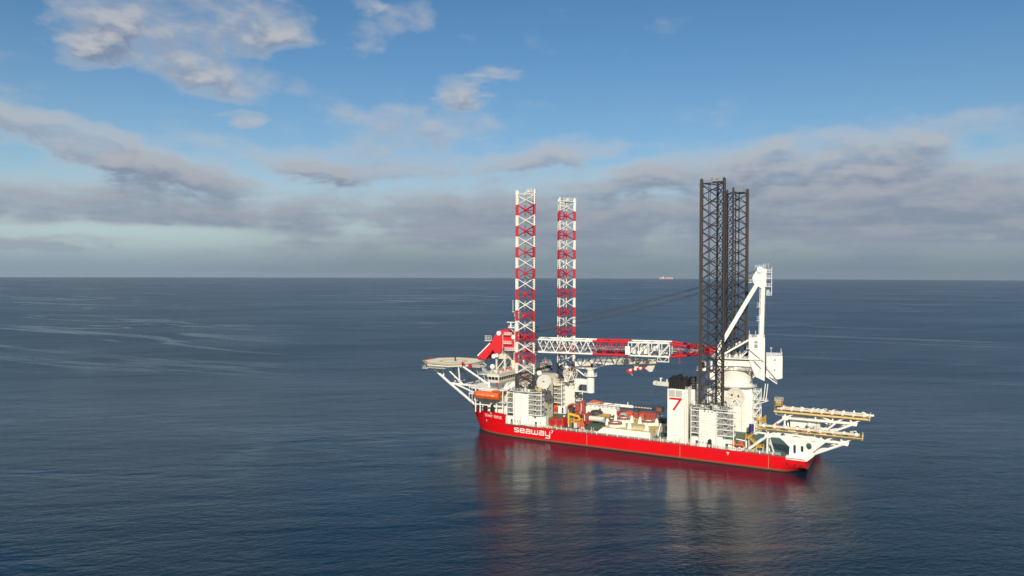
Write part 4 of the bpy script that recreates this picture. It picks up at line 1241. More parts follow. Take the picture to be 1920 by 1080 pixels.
            for z in (55.5, 61.5): cbox(mb, -9.3, -10.7, v - .7, v + .7, z, z + .15); mb.rail([C3(-10.6, v + .7, z + .1), C3(-9.3, v + .7, z + .1), C3(-9.3, v - .7, z + .1)], 1.8, .7, .06)
            part('ladder', mb, t)
    # mast head with sheaves and landings
    mb = MB().mat('white')
    for v in (7.2, -7.2):
        prof = [(-8.0, 72.0), (-11.0, 70.0), (-13.2, 70.6), (-13.3, 78.4), (-9.6, 78.6), (-7.4, 74.6)]
        n = len(prof); vs = [C3(a, v - .9, z) for a, z in prof] + [C3(a, v + .9, z) for a, z in prof]
        mb.add(vs, [tuple(range(n)), tuple(range(2 * n - 1, n - 1, -1))] + [(i, n + i, n + (i + 1) % n, (i + 1) % n) for i in range(n)])
    mb.bar(C3(-11, -7.2, 77.4), C3(-11, 7.2, 77.4), 1.2, 1.2)
    hd = part('mast_head', mb, t)
    mb = MB().mat('white')
    for v in (5.5, 8.2): part('sheave', MB().mat('white').tube(C3(-10.6, v, 78.0), C3(-10.6, v + .5, 78.0), 1.35, 16), hd)
    mb = MB().mat('white')
    for z in (66.8, 70.5, 74.0, 76.8):
        cbox(mb, -13.3, -15.6, 5.6, 8.6, z, z + .18); mb.rail([C3(-13.4, 8.5, z + .18), C3(-15.5, 8.5, z + .18), C3(-15.5, 5.7, z + .18), C3(-13.4, 5.7, z + .18)], 1.2, 1.0, .07)
    for q in ((-15.5, 8.5), (-15.5, 5.7)): mb.tube(C3(*q, 67), C3(*q, 79), .12, 4)
    mb.mat('light_grey'); cbox(mb, -13.4, -14.6, 6, 8, 67.0, 69.2)
    mb.mat('white').rail([C3(-8.6, 8.2, 78.6), C3(-13.2, 8.2, 78.6), C3(-13.2, 6.2, 78.6)], 1.4, .9, .07)
    for u in (-12, -13, -14): mb.tube(C3(u, 8.0, 78.6), C3(u, 8.0, 80.8), .08, 4)
    cbox(mb, -5.8, -7.4, 6.4, 8.4, 72.3, 72.5); mb.rail([C3(-7.4, 8.3, 72.5), C3(-5.9, 8.3, 72.5), C3(-5.9, 6.5, 72.5)], 1.2, .8, .07)
    part('head_landing', mb, hd)
    # counterweight house behind
    mb = MB().mat('white')
    prof = [(-13.6, 31.2), (-18.4, 30.2), (-20.2, 30.8), (-20.2, 40.4), (-13.6, 40.4)]
    n = len(prof); vs = [C3(a, -5.5, z) for a, z in prof] + [C3(a, 9.0, z) for a, z in prof]
    mb.add(vs, [tuple(range(n)), tuple(range(2 * n - 1, n - 1, -1))] + [(i, n + i, n + (i + 1) % n, (i + 1) % n) for i in range(n)])
    cw = part('counterweight_house', mb, t)
    mb = MB().mat('white').rail([C3(-13.6, 8.9, 40.4), C3(-20.1, 8.9, 40.4), C3(-20.1, -5.4, 40.4)], 1.2, 1.1, .065)
    for u in (-15.5, -19.6): mb.tube(C3(u, 8.6, 40.4), C3(u, 8.6, 43.8), .11, 4)
    mb.bar(C3(-15.0, 8.6, 43.8), C3(-16.0, 8.6, 43.8), .2, .2)
    part('roof_rail', mb, cw)
    for z in (38.2, 33.8):
        mb = MB().mat('grey'); cbox(mb, -16.6, -17.4, 9.0, 9.06, z, z + .75); part('hatch', mb, cw)
    mb = MB().mat('light_grey')
    for i in range(9): cbox(mb, -14.2 - i * .66, -14.24 - i * .66, 9.0, 9.03, 31.6, 40.2)
    cbox(mb, -13.8, -20, 9.0, 9.035, 35.4, 35.46)
    part('panel_seam', mb, cw)
    part('stair', MB().mat('white').stair(C3(-13.9, 9.8, 35.2), C3(-17.6, 9.8, 30.9), .8), cw)
    # lattice boom -------------------------------------------------------------
    ZT, ZB = 43.9, 37.8

    def lattice(u0, u1, va0, va1, zt0, zt1, zb0, zb1, colr, nb, style='W', rc=.42):
        """four chords between two cross sections, with diagonals on every face"""
        L = lambda a, b, k: a + (b - a) * k
        cor = lambda k, sv, top: C3(L(u0, u1, k), sv * L(va0, va1, k), L(zt0, zt1, k) if top else L(zb0, zb1, k))
        for sv in (-1, 1):
            for tp in (0, 1):
                part('chord', MB().mat(colr).tube(cor(0, sv, tp), cor(1, sv, tp), rc, 8), boom, smooth=True)
        for sv in (1, -1):
            for k in range(nb):
                a, b = k / nb, (k + 1) / nb; m_ = (a + b) / 2
                if style == 'W':
                    pr = [(cor(a, sv, 0), cor(m_, sv, 1)), (cor(m_, sv, 1), cor(b, sv, 0))]
                else:
                    pr = [(cor(a, sv, 1), cor(a, sv, 0)), (cor(a, sv, 1), cor(b, sv, 0))] if colr == 'white' else [(cor(a, sv, 1), cor(b, sv, 0))]
                    if k == nb - 1 and colr == 'white': pr.append((cor(b, sv, 1), cor(b, sv, 0)))
                for p, q in pr: part('diagonal', MB().mat(colr).tube(p, q, .23, 6), boom, smooth=True)
        for tp in (0, 1):
            for k in range(nb):
                a, b = k / nb, (k + 1) / nb; sv = 1 if k % 2 else -1
                part('cross_brace', MB().mat(colr).tube(cor(a, sv, tp), cor(b, -sv, tp), .18, 6), boom)
                part('cross_brace', MB().mat(colr).tube(cor(a, 1, tp), cor(a, -1, tp), .18, 6), boom)
        for sv in (1, -1): pass
    boom = bpy.data.objects.new('boom', None); COL.objects.link(boom); boom.parent = t; boom.location = (0, 0, 0)
    HV = 5.2
    lattice(28.5, 8.8, HV, 7.4, ZT, 41.6, ZB, 40.2, 'crane_red', 3, 'X', .46)
    lattice(28.5, 47.6, HV, HV, ZT + .1, ZT, ZB - .1, ZB, 'white', 4, 'X', .42)
    lattice(47.6, 64.6, HV, HV, ZT, ZT, ZB, ZB, 'crane_red', 3, 'W', .50)
    lattice(64.6, 95.0, HV, HV, ZT, ZT, ZB, ZB, 'white', 5, 'W', .42)
    lattice(95.0, 106.0, HV, 3.4, ZT, ZT + .6, ZB, ZB + .2, 'crane_red', 2, 'W', .5)
    # inner second lattice line and walkway with rails
    mb = MB().mat('offwhite'); cbox(mb, 14, 95, -.7, .7, 39.9, 40.05); mb.rail([C3(14, .7, 40.05), C3(95, .7, 40.05)], 1.1, 2.2, .06); mb.rail([C3(14, -.7, 40.05), C3(95, -.7, 40.05)], 1.1, 2.2, .06)
    part('boom_walkway', mb, boom)
    mb = MB().mat('white'); rr = random.Random(9)
    for i in range(14):
        u = rr.uniform(30, 47); v = rr.uniform(-4, 4); w = rr.uniform(.5, 1.3); mb.mat(rr.choice(['white', 'offwhite', 'light_grey'])); cbox(mb, u - w, u + w, v - .6, v + .6, 38.6, 38.6 + rr.uniform(.8, 3.6))
    part('boom_winch', mb, boom, kind='stuff')
    part('winch_box', cbox(MB().mat('white'), 26.0, 27.9, 5.4, 5.9, 38.2, 42.4), boom) if False else None
    mb = MB().mat('white'); cbox(mb, 46.6, 48.8, 5.7, 6.5, 38.2, 42.2); part('control_box', mb, boom)
    mb = MB().mat('offwhite')
    for q in ((28.9, 5.4), (34.0, 5.4), (28.9, 2.0), (34.0, 2.0)): mb.tube(C3(*q, 38), C3(*q, 35.4), .22, 6)
    mb.path([C3(28.9, 5.4, 35.4), C3(34.0, 5.4, 35.4), C3(34.0, 2.0, 35.4), C3(28.9, 2, 35.4), C3(28.9, 5.4, 35.4)], .26, 6)
    mb.tube(C3(28.9, 5.4, 37.8), C3(31.5, 5.4, 35.4), .18, 5).tube(C3(34, 5.4, 37.8), C3(31.5, 5.4, 35.4), .18, 5)
    part('hanging_basket', mb, boom)
    part('hook_block', MB().mat('crane_red').tube(C3(24, 5.6, 41), C3(24, 5.6, 34.6), .26, 6), boom)
    # boom head: solid plated nose bent down over the bow
    mb = MB().mat('crane_red')
    for v in (3.0, -3.0):
        prof = [(103.5, 37.2), (103.5, 45.6), (109.0, 47.6), (111.5, 48.0), (113.8, 46.0), (116.6, 42.2), (123.8, 33.6), (119.6, 32.8), (115.4, 38.0), (114.6, 36.0), (112.2, 36.0), (110.2, 39.2), (107, 38.6)]
        n = len(prof); vs = [C3(a, v - .8, z) for a, z in prof] + [C3(a, v + .8, z) for a, z in prof]
        mb.add(vs, [tuple(range(n)), tuple(range(2 * n - 1, n - 1, -1))] + [(i, n + i, n + (i + 1) % n, (i + 1) % n) for i in range(n)])
    mb.bar(C3(112, -3, 45), C3(112, 3, 45), 2.2, 2.2).bar(C3(119.5, -3, 38), C3(119.5, 3, 38), 1.2, 1.2).bar(C3(105, -3, 42), C3(105, 3, 42), 1.6, 4)
    nose = part('boom_head', mb, t)
    mb = MB().mat('white')
    for u, z, r_ in ((112.3, 46.3, 1.15), (113.4, 35.2, .95), (104.6, 44.6, 1.1)):
        part('sheave', MB().mat('white').tube(C3(u, 3.8, z), C3(u, 4.4, z), r_, 16), nose, smooth=True)
    for u0, u1, z, v1, hh in ((115.8, 119.4, 42.4, 5.6, 2.4), (105.4, 109.6, 41.2, 5.4, 1.2), (99, 109, 38.0, 5.6, 1.2), (105.2, 109.4, 45.6, 5.4, 1.2)):
        mb = MB().mat('white'); cbox(mb, u0, u1, 3.85, v1, z, z + .2); mb.rail([C3(u0, v1 - .1, z + .2), C3(u1, v1 - .1, z + .2), C3(u1, 4.0, z + .2)], hh, 1.1, .08, bars=(.35, .7, 1.0))
        part('head_walkway', mb, nose)
    part('inclined_ladder', MB().mat('white').bar(C3(117.0, 4.0, 41.2), C3(123.6, 4.0, 34.6), .5, .5), nose)
    part('guard_post', MB().mat('white').tube(C3(110, 4.6, 36), C3(110, 4.6, 46), .1, 4), nose)
    part('guard_post', MB().mat('white').tube(C3(103, 5.4, 44.5), C3(99.5, 5.4, 38.2), .1, 4), nose)
    part('hook', MB().mat('crane_red').bar(C3(118.5, 0, 33.2), C3(124.4, 0, 32.9), 3.0, .9).mat('charcoal').tube(C3(114.5, 0, 33), C3(114.5, 0, 23), .16, 5), nose)
    # suspension ropes from mast head to boom head
    for (v, dz, za, zb) in ((6.0, 0, 77.8, 47.2), (6.9, 0, 77.2, 46.6), (-6.0, 0, 77.8, 47.2), (-6.9, 0, 77.2, 46.6), (5.2, 0, 75.6, 45.6), (-5.2, 0, 75.6, 45.6), (3.2, 0, 75.0, 45.0)):
        pts = []
        for i in range(9):
            k = i / 8; u = -9.5 + (111 + 9.5 - 6) * k
            z = za + (zb - za) * k - 2.2 * 4 * k * (1 - k) * (.6 if za > 77 else 1.0)
            pts.append(C3(u, v * (1 - .45 * k), z))
        part('suspension_rope', MB().mat('steel_rope').path(pts, .10, 5), t)


main_crane()


# ------------------------------------------------------------------ pedestal crane on the far side
def pedestal_crane():
    X, Y = 34.4, 41.0
    br = MB().mat('white').box(26, X - 1.5, 39.6, 42.2, 20.9, 23.4).box(26, X - 1.5, 39.8, 42.0, 16.9, 17.3)
    br.slabxz([(26.2, 17.3), (27.6, 17.3), (27.8, 19), (28.8, 20.4), (30.2, 20.9), (26.2, 20.9)], 39.9, 41.9)
    part('crane_bracket', br, vessel)
    t = thing('pedestal_crane', 'white pedestal crane folded beyond the boom with striped red and white jib tip', 'crane', (X, Y, 17))
    part('column', MB().mat('white').lathe((X, Y, 0), [(.01, 16.9), (1.95, 16.9), (1.95, 26.4), (1.7, 26.6), (1.7, 28.4), (2.3, 28.5), (2.3, 29.0)], 24), t, smooth=True)
    mb = MB().mat('white').lathe((X, Y, 0), [(3.3, 25.2), (3.3, 25.45), (1.9, 25.45)], 20).rail([(X + 3.2 * math.cos(R(a)), Y + 3.2 * math.sin(R(a)), 25.45) for a in range(0, 360, 30)], 1.2, 1.0, .07, close=True)
    mb.bar((X - 7.2, Y - 1, 28.2), (X - 3, Y - 1, 25.4), .5, .5)
    part('service_ring', mb, t)
    part('slewing_head', MB().mat('cream').box(X - 2.0, X + 1.9, Y - 2, Y + 2, 28.9, 32.2).mat('offwhite').lathe((X + 2.0, Y - 1.0, 30.6), [(.01, -1), (1.2, -1), (1.2, 1), (.01, 1)], 14, 'y'), t)
    part('winch_house', MB().mat('white').box(X - 7.6, X - 2.6, Y - 2.2, Y + 2.2, 28.9, 32.0).mat('offwhite').box(X - 2.6, X - 2.0, Y - 1.8, Y + 1.8, 28.9, 31.6), t)
    rl = MB().mat('offwhite')
    for i in range(14): rl.tube((X - 7 + i * .65, Y - 1.5, 32), (X - 7 + i * .65, Y - 1.5, 32.9 + (i * 7 % 5) * .35), .08, 4)
    rl.box(X - 3.4, X - 2.4, Y - 1.2, Y, 32, 33)
    part('roof_fitting', rl, t, kind='stuff')
    # boom: tapered box girder then lattice
    part('boom', MB().mat('offwhite').slabxz([(X - 1.2, 32.0), (X + .6, 33.4), (X + 13.5, 34.4), (X + 13.5, 31.8), (X + 9.8, 31.4)], Y - 1.0, Y + 1.0).mat('grey').box(X + 1.5, X + 12.8, Y - 1.05, Y - 1.0, 32.6, 33.4), t)
    mb = MB().mat('cream')
    for sv in (-1.1, 1.1):
        mb.tube((X + 13.4, Y + sv, 34.3), (X + 33, Y + sv, 35.2), .26, 6).tube((X + 13.4, Y + sv, 31.9), (X + 29, Y + sv, 33.0), .26, 6)
        for k in range(7):
            xa = X + 13.5 + k * 2.4
            mb.tube((xa, Y + sv, 31.9 + k * .17), (xa + 1.2, Y + sv, 34.5 + k * .11), .18, 5).tube((xa + 1.2, Y + sv, 34.5 + k * .11), (xa + 2.4, Y + sv, 32.1 + k * .17), .18, 5)
        mb.tube((X + 29, Y + sv, 33), (X + 33, Y + sv, 35.2), .25, 6)
    mb.mat('offwhite').slabxz([(X + 13.5, 31.9), (X + 15.5, 32.0), (X + 17.5, 34.4), (X + 13.5, 34.4)], Y - .9, Y + .9)
    mb.box(X + 18, X + 27, Y - .8, Y + .8, 32.6, 34.2)
    part('lattice_jib', mb, t)
    part('walk_rail', MB().mat('offwhite').rail([(X + 1, Y - 1.1, 33.5), (X + 13.4, Y - 1.1, 34.4), (X + 30, Y - 1.3, 35.1)], 1.1, 1.8, .06), t)
    part('luffing_strut', MB().mat('white').tube((X + 1.8, Y - 1.3, 29.2), (X + 9.4, Y - 1.0, 31.7), .42, 8), t)
    part('bracket_plate', MB().mat('cream').slabxz([(X + 22.0, 33.0), (X + 26.0, 33.2), (X + 24.8, 30.6), (X + 23.4, 30.4)], Y - .8, Y + .8), t)
    part('bracket_plate', MB().mat('offwhite').slabxz([(X + 29.5, 33.2), (X + 34.5, 35.2), (X + 32.0, 29.6), (X + 30.6, 29.4), (X + 28.4, 31.0), (X + 29.6, 32.0)], Y - .8, Y + .8), t)
    mb = MB(); a = Vector((X + 20.6, Y - .6, 29.4)); b = Vector((X + 28.2, Y - .6, 31.2))
    for i, c in enumerate(['white', 'crane_red', 'white', 'crane_red', 'white', 'crane_red']):
        mb.mat(c).tube(a.lerp(b, i / 6), a.lerp(b, (i + 1) / 6), .68, 10)
    mb.mat('crane_red').slabxz([(X + 19.2, 29.9), (X + 20.9, 29.9), (X + 21.8, 28.2), (X + 21.0, 27.8), (X + 19.4, 28.8)], Y - 1.1, Y).mat('light_grey').bar((X + 21.2, Y - .6, 28.1), (X + 22.2, Y - .6, 27.1), .3, .3)
    part('jib_tip', mb, t)


pedestal_crane()


def aux_crane():
    X, Y, Z = 92.0, 44.0, 22.5
    t = thing('knuckle_crane', 'small off-white crane boom poking out level behind the white funnel', 'crane', (X, Y, DK))
    part('column', MB().mat('white').lathe((X, Y, 0), [(1.8, DK), (1.5, 20), (1.5, 24.5), (.01, 24.5)], 16), t, smooth=True)
    part('boom', MB().mat('offwhite').slabxz([(X + 1.5, Z + .2), (X + 1.5, Z + 2.3), (X - 25, Z + 2.1), (X - 25, Z + .3), (X - 12, Z)], Y - .9, Y + .9), t)
    mb = MB().mat('light_grey')
    for i in range(11): mb.box(X - 24.4 + i * 2.3, X - 24.2 + i * 2.3, Y - 1.0, Y - .9, Z + .2, Z + 2.2)
    part('stiffener', mb, t)
    part('boom_head', MB().mat('offwhite').tube((X - 25.2, Y - 1, Z + 1.4), (X - 25.2, Y + 1, Z + 1.4), 1.0, 12).box(X - 26.2, X - 24.6, Y - .7, Y + .7, Z + .3, Z + 1.1), t)
    part('lamp_post', MB().mat('white').tube((X - 22.6, Y, Z + 2.1), (X - 22.6, Y, Z + 3.6), .3, 6).tube((X - 23.1, Y, Z + 3.6), (X - 21.9, Y, Z + 3.7), .3, 5), t)
    part('lamp_post', MB().mat('white').tube((X - 19.6, Y, Z + 2.1), (X - 19.6, Y, Z + 3.4), .3, 6), t)
    part('hoist_rope', MB().mat('steel_rope').tube((X - 25.8, Y, Z + .4), (X - 25.8, Y, 9.5), .05, 4), t)
    part('cab', MB().mat('white').box(X - 1, X + 2.5, Y - 3.2, Y - 1.2, Z - 1.5, Z + 1).mat('glass').box(X - 1.05, X - 1, Y - 3, Y - 1.4, Z - .7, Z + .8), t)


aux_crane()
def face_fittings():
    rr = random.Random(77)
    def pipes(name, x0, x1, y, z0, z1, n, host_parent):
        for i in range(n):
            x = x0 + (x1 - x0) * (i + .5) / n + rr.uniform(-.15, .15)
            part(name, MB().mat(rr.choice(['offwhite', 'light_grey', 'cream'])).path([(x, y, z0), (x, y, z1 - .6), (x + .5, y, z1)], .09, 5), host_parent)
    jh = [o for o in vessel.children if o.name.startswith('jack_house')]
    for h, X in zip(jh, (LX1, LX1, LX2)):
        if h is jh[1]: continue
        y = LY1 - HT / 3 - 2.6
        pipes('service_pipe', X - 4.6, X - 3.6, y, DK, 19.0, 2, h)
        for i in range(3): part('junction_box', MB().mat('light_grey').box(X - 4.0 + i * 1.3, X - 3.5 + i * 1.3, y - .2, y + .05, 7.4, 8.1), h)
        part('ladder', MB().mat('offwhite').tube((X + 1.9, y + .8, DK), (X + 1.9, y + .8, 20), .06, 4).tube((X + 2.4, y + .8, DK), (X + 2.4, y + .8, 20), .06, 4), h)
        for z in (8.2, 12.4, 16.6): part('panel_seam', MB().mat('cream').box(X - 4.85, X - 1.0, y - .012, y + .06, z, z + .06), h)
    fu = [o for o in vessel.children if o.name == 'funnel'][0]
    pipes('vent_pipe', 93.0, 93.8, 3.6, DK, 27.2, 2, fu)
    for z in (12.5, 17.2): part('weld_seam', MB().mat('cream').box(85.7, 92.8, 2.586, 2.61, z, z + .05), fu)
    part('door', MB().mat('cream').box(90.6, 91.5, 2.55, 2.6, DK + .1, DK + 2.2), fu)
    part('floodlight', MB().mat('charcoal').box(86.2, 86.7, 2.1, 2.6, 28.25, 28.7), fu)
    pe = [o for o in vessel.children if o.name == 'crane_pedestal'][0]
    for x in (99.2, 101.6, 108.8): part('service_pipe', MB().mat('offwhite').tube((x, 37.55 - (x - 97.5) * .047 - .12, DK), (x, 37.55 - (x - 97.5) * .047 - .12, 21.5), .1, 5), pe)
    for z in (10.5, 14.6, 18.6): part('weld_seam', MB().mat('cream').bar((97.6, 37.57, z), (110.1, 36.98, z), .04, .07), pe)
    for i in range(5): part('weld_seam', MB().mat('offwhite').tube((LX2 + 8.23 * math.cos(R(-150 + i * 32)), LY2 + 8.23 * math.sin(R(-150 + i * 32)), 26.1), (LX2 + 8.23 * math.cos(R(-150 + i * 32)), LY2 + 8.23 * math.sin(R(-150 + i * 32)), 31.3), .06, 4), pe)


face_fittings()

# ------------------------------------------------------------------ boats
def hull_loft(secs, mb):
    """secs: list of rings of equal length (closed) along the boat"""
    n = len(secs[0]); vs = [p for s_ in secs for p in s_]; fs = []
    for i in range(len(secs) - 1):
        for j in range(n): fs.append((i * n + j, i * n + (j + 1) % n, (i + 1) * n + (j + 1) % n, (i + 1) * n + j))
    fs.append(tuple(range(n - 1, -1, -1))); fs.append(tuple(range((len(secs) - 1) * n, len(secs) * n)))
    return mb.add(vs, fs)


def lifeboat():
    x0, x1, cy, cz = -7.3, 6.7, -1.6, 18.9
    t = thing('lifeboat', 'enclosed orange lifeboat slung along the ship side below the bridge', 'lifeboat', (0, cy, 17))
    mb = MB().mat('orange'); secs = []
    for k in range(13):
        a = k / 12; x = x0 + (x1 - x0) * a
        w = 1.85 * min(1, (1 - (1 - min(1, a / .22)) ** 2)) * (1 if a < .9 else 1 - (a - .9) * 1.6); w = max(w, .12)
        zb = cz - 2.0 + 1.1 * (1 - min(1, a / .25)) ** 2 + (.25 if a > .93 else 0); zt = cz + 1.65 * (1 - .5 * (1 - min(1, a / .2)) ** 2)
        secs.append([(x, cy, zb), (x, cy - w * .72, zb + .45), (x, cy - w, cz - .35), (x, cy - w * .96, cz + .2), (x, cy - w * .70, zt - .15), (x, cy - w * .3, zt), (x, cy + w * .3, zt), (x, cy + w * .70, zt - .15), (x, cy + w * .96, cz + .2), (x, cy + w, cz - .35), (x, cy + w * .72, zb + .45)])
    hull_loft(secs, mb)
    part('hull', mb, t, smooth=True)
    mb = MB().mat('orange').slabxz([(2.2, cz + 1.3), (3.4, cz + 2.4), (6.3, cz + 2.5), (6.5, cz + 1.2)], cy - 1.25, cy + 1.25)
    part('helm_house', mb, t)
    mb = MB().mat('dull_orange').path([(x0 + .3, cy - .5, cz - .1), (x0 + 1.6, cy - 1.6, cz - .4), (x0 + 3.4, cy - 1.88, cz - .6), (x1 - 1, cy - 1.9, cz - .6), (x1 - .2, cy - 1.7, cz - .5)], .15, 6)
    part('fender_rail', mb, t)
    mb = MB().mat('white')
    for i in range(9): mb.box(-4.6 + i * 1.1, -4.25 + i * 1.1, cy - 1.84, cy - 1.80, cz + .15, cz + .45)
    for x in (-1.6, 1.2, 3.0): mb.box(x, x + .3, cy - 1.90, cy - 1.86, cz - .25, cz - .08)
    mb.box(3.6, 4.8, cy - 1.86, cy - 1.83, cz + .0, cz + .3)
    part('reflective_tape', mb, t)
    mb = MB().mat('glass')
    for x in (3.9, 4.8, 5.6): mb.box(x, x + .5, cy - 1.29, cy - 1.24, cz + 1.6, cz + 2.1)
    part('window', mb, t)
    dv = MB().mat('white')
    for x in (-4.6, 5.2):
        dv.path([(x, 2.0, 15.5), (x, 1.2, 19.5), (x, .2, 20.7), (x, -1.4, 20.85)], .24, 6).tube((x, -1.4, 20.8), (x, -1.4, cz + 1.0), .07, 4)
    dv.box(-5.2, 6, .6, 1.0, 20.3, 20.7)
    part('davit_arm', dv, vessel)


lifeboat()


def rescue_boat():
    X0, X1, cy, cz = 109.4, 117.0, 1.5, 8.2
    t = thing('rescue_boat', 'small open orange rescue boat on a white cradle near the stern', 'boat', (113, cy, DK))
    mb = MB().mat('orange'); secs = []
    for k in range(9):
        a = k / 8; x = X0 + (X1 - X0) * a
        w = 1.05 * (1 - (1 - min(1, a / .4)) ** 2) + .05; zb = cz - .75 + .55 * (1 - min(1, a / .4)) ** 2; zt = cz + .1 + .3 * (1 - min(1, a / .4)) ** 2
        secs.append([(x, cy, zb), (x, cy - w * .7, zb + .2), (x, cy - w, zt - .2), (x, cy - w * .9, zt), (x, cy + w * .9, zt), (x, cy + w, zt - .2), (x, cy + w * .7, zb + .2)])
    hull_loft(secs, mb)
    part('hull', mb, t, smooth=True)
    part('fender_rail', MB().mat('charcoal').path([(X0 + .1, cy - .2, cz + .2), (X0 + 1.5, cy - .85, cz + .05), (X0 + 3.2, cy - 1.1, cz - .1), (X1, cy - 1.1, cz - .1)], .12, 6), t)
    part('engine_console', MB().mat('orange').box(115.2, 116.6, cy - .7, cy + .7, cz, cz + 1.5).box(112.3, 113.8, cy - .5, cy + .5, cz, cz + .9).mat('charcoal').box(115.4, 116.2, cy - .72, cy - .7, cz + .9, cz + 1.3), t)
    mb = MB().mat('white')
    for x in (112.6, 115.6): mb.box(x - .2, x + .2, cy - .9, cy + .9, DK, 7.5)
    mb.path([(112, .4, 6), (112.3, .4, 7.2), (114, .4, 7.2), (114.3, .4, 6.1), (112, .4, 6.1)], .16, 5).path([(114.8, .4, 6), (115, .4, 7.3), (116.4, .4, 7.2), (116.4, .4, 6.2), (114.8, .4, 6.2)], .16, 5)
    part('cradle', mb, t)
    part('davit', MB().mat('white').tube((117.6, 3.4, DK), (117.6, 3.4, 9.6), .3, 8).tube((117.6, 3.4, 9.6), (114, 1.6, 10.4), .22, 6), vessel)


rescue_boat()

# ------------------------------------------------------------------ stern handling frames
def stern_frame(s, label):
    """s = 1 near side, -1 far side (mirrored about the centreline)"""
    Yf = lambda y: y if s == 1 else B - y
    t = thing('stern_frame', label, 'gantry frame', (136, Yf(3.5), DK), 'outrigger frames at the stern')
    P = lambda x, y, z: (x, Yf(y), z)
    YE = 3.6 if s == 1 else 8.4

    def slab(mb, poly, y0, y1):
        a, b = sorted((Yf(y0), Yf(y1))); return mb.slabxz(poly, a, b)
    # gusset plate with round and slotted holes
    pl = MB().mat('white'); y0, y1 = 1.6, 2.5
    from mathutils.geometry import tessellate_polygon
    outer = [(133.9, DK), (139.9, DK), (141.8, 7.6), (143.2, 10.2), (146.2, 12.2), (146.2, 13.9), (133.0, 15.0), (130.0, 15.0), (128.0, 13.8), (130.6, 12.6), (132.0, 11.6), (134.1, 9.6)]
    def oval(cx, cz, rx, rz, n=14): return [(cx + rx * math.cos(2 * math.pi * i / n), cz + rz * math.sin(2 * math.pi * i / n)) for i in range(n)]
    def slot(cx, cz, r_, hh):
        return [(cx + r_ * math.cos(R(a)), cz + hh + r_ * math.sin(R(a))) for a in range(0, 181, 30)] + [(cx + r_ * math.cos(R(a)), cz - hh + r_ * math.sin(R(a))) for a in range(180, 361, 30)]
    holes = [slot(135.9, 8.9, .48, 1.25), slot(138.6, 9.3, .5, .75), oval(141.0, 10.6, 1.05, 1.3), oval(131.6, 13.9, .9, .75), oval(136.6, 13.4, 1.8, .55), oval(142.6, 12.9, .9, .5)]
    polys = [outer] + holes
    tris = tessellate_polygon([[Vector((x, z, 0)) for x, z in p] for p in polys])
    flat = [q for p in polys for q in p]
    ya, yb = Yf(y0), Yf(y1); n = len(flat)
    vs = [(x, ya, z) for x, z in flat] + [(x, yb, z) for x, z in flat]
    fs = [tuple(f) for f in tris] + [tuple(i + n for i in reversed(f)) for f in tris]
    o = 0
    for p in polys:
        k = len(p)
        for i in range(k): fs.append((o + i, o + (i + 1) % k, n + o + (i + 1) % k, n + o + i))
        o += k
    pl.add(vs, fs)
    part('gusset_plate', pl, t)
    part('deck_foot', slab(MB().mat('white'), [(133.0, DK - .9), (140.6, DK - .9), (143.0, 7.4), (142.0, 7.8), (140.0, DK + .3), (133.0, DK + .3)], -.06, 2.5), t)
    # tubular frame, two planes
    for yy in (2.2, 7.0):
        tr = lambda nm, a, b, r_: part(nm, MB().mat('white').tube(P(a[0], yy, a[1]), P(b[0], yy, b[1]), r_, 8), t, smooth=True)
        tr('lower_chord', (125.9, 12.9), (153.4, 13.1), .55)
        tr('raking_leg', (118.2, DK + .3), (125.9, 12.9), .48)
        tr('post', (125.7, DK), (125.9, 12.9), .40)
        tr('post', (126.0, 12.9), (126.0, 15.4), .42)
        tr('diagonal', (126.2, 13.2), (130.4, 15.4), .34)
        tr('diagonal', (140.6, 7.2), (146.4, 12.8), .46)
        tr('raking_leg', (141.2, 7.0), (153.2, 12.9), .52)
        tr('diagonal', (146.4, 13.2), (150.4, 15.4), .34)
        tr('post', (152.2, 13.1), (152.2, 15.4), .40)
        tr('diagonal', (153.0, 13.3), (157.0, 15.5), .32)
        tr('diagonal', (139.4, 15.3), (145.6, 13.1), .32)
        tr('post', (138.4, 13.0), (138.4, 15.4), .34)
        tr('post', (145.2, 13.0), (145.2, 15.4), .34)
        for (x, z) in ((125.9, 12.9), (153.3, 13.1)):
            part('node', slab(MB().mat('white'), [(x - 1.1, z - .7), (x + 1.2, z - .8), (x + 1.6, z + .3), (x + .6, z + .9), (x - .9, z + .9)], yy - .55, yy + .55), t)
    for x in (125.9, 134.5, 145.5, 153.3): part('cross_tube', MB().mat('white').tube(P(x, 2.2, 13.0), P(x, 7.0, 13.0), .32, 6), t)
    part('post', MB().mat('white').tube(P(127.6, 5.6, DK), P(126.2, 3.0, 12.6), .34, 8), t)
    part('stub_beam', MB().mat('white').tube(P(121.4, 3.0, 13.6), P(125.4, 3.0, 13.5), .42, 8), t)
    # upper runway: two white beams, yellow walkways outside and between them
    for yy in ((2.3,) if s == 1 else (2.3, 6.6)):
        bm_ = part('runway_beam', MB().mat('cream').box(122.6, 158.4, *sorted((Yf(yy - .42), Yf(yy + .42))), 16.5, 17.2), t)
        mb = MB().mat('white')
        for i in range(9): mb.box(124.0 + i * 4.1, 124.9 + i * 4.1, *sorted((Yf(yy - .55), Yf(yy + .55))), 16.2, 17.45)
        mb.mat('charcoal')
        for i in range(6): mb.box(125.6 + i * 5.4, 127.6 + i * 5.4, *sorted((Yf(yy - .62), Yf(yy - .56))), 15.7, 16.4)
        mb.mat('ochre').box(123, 158.4, *sorted((Yf(yy - .5), Yf(yy - .42))), 15.9, 16.5)
        part('clamp', mb, bm_)
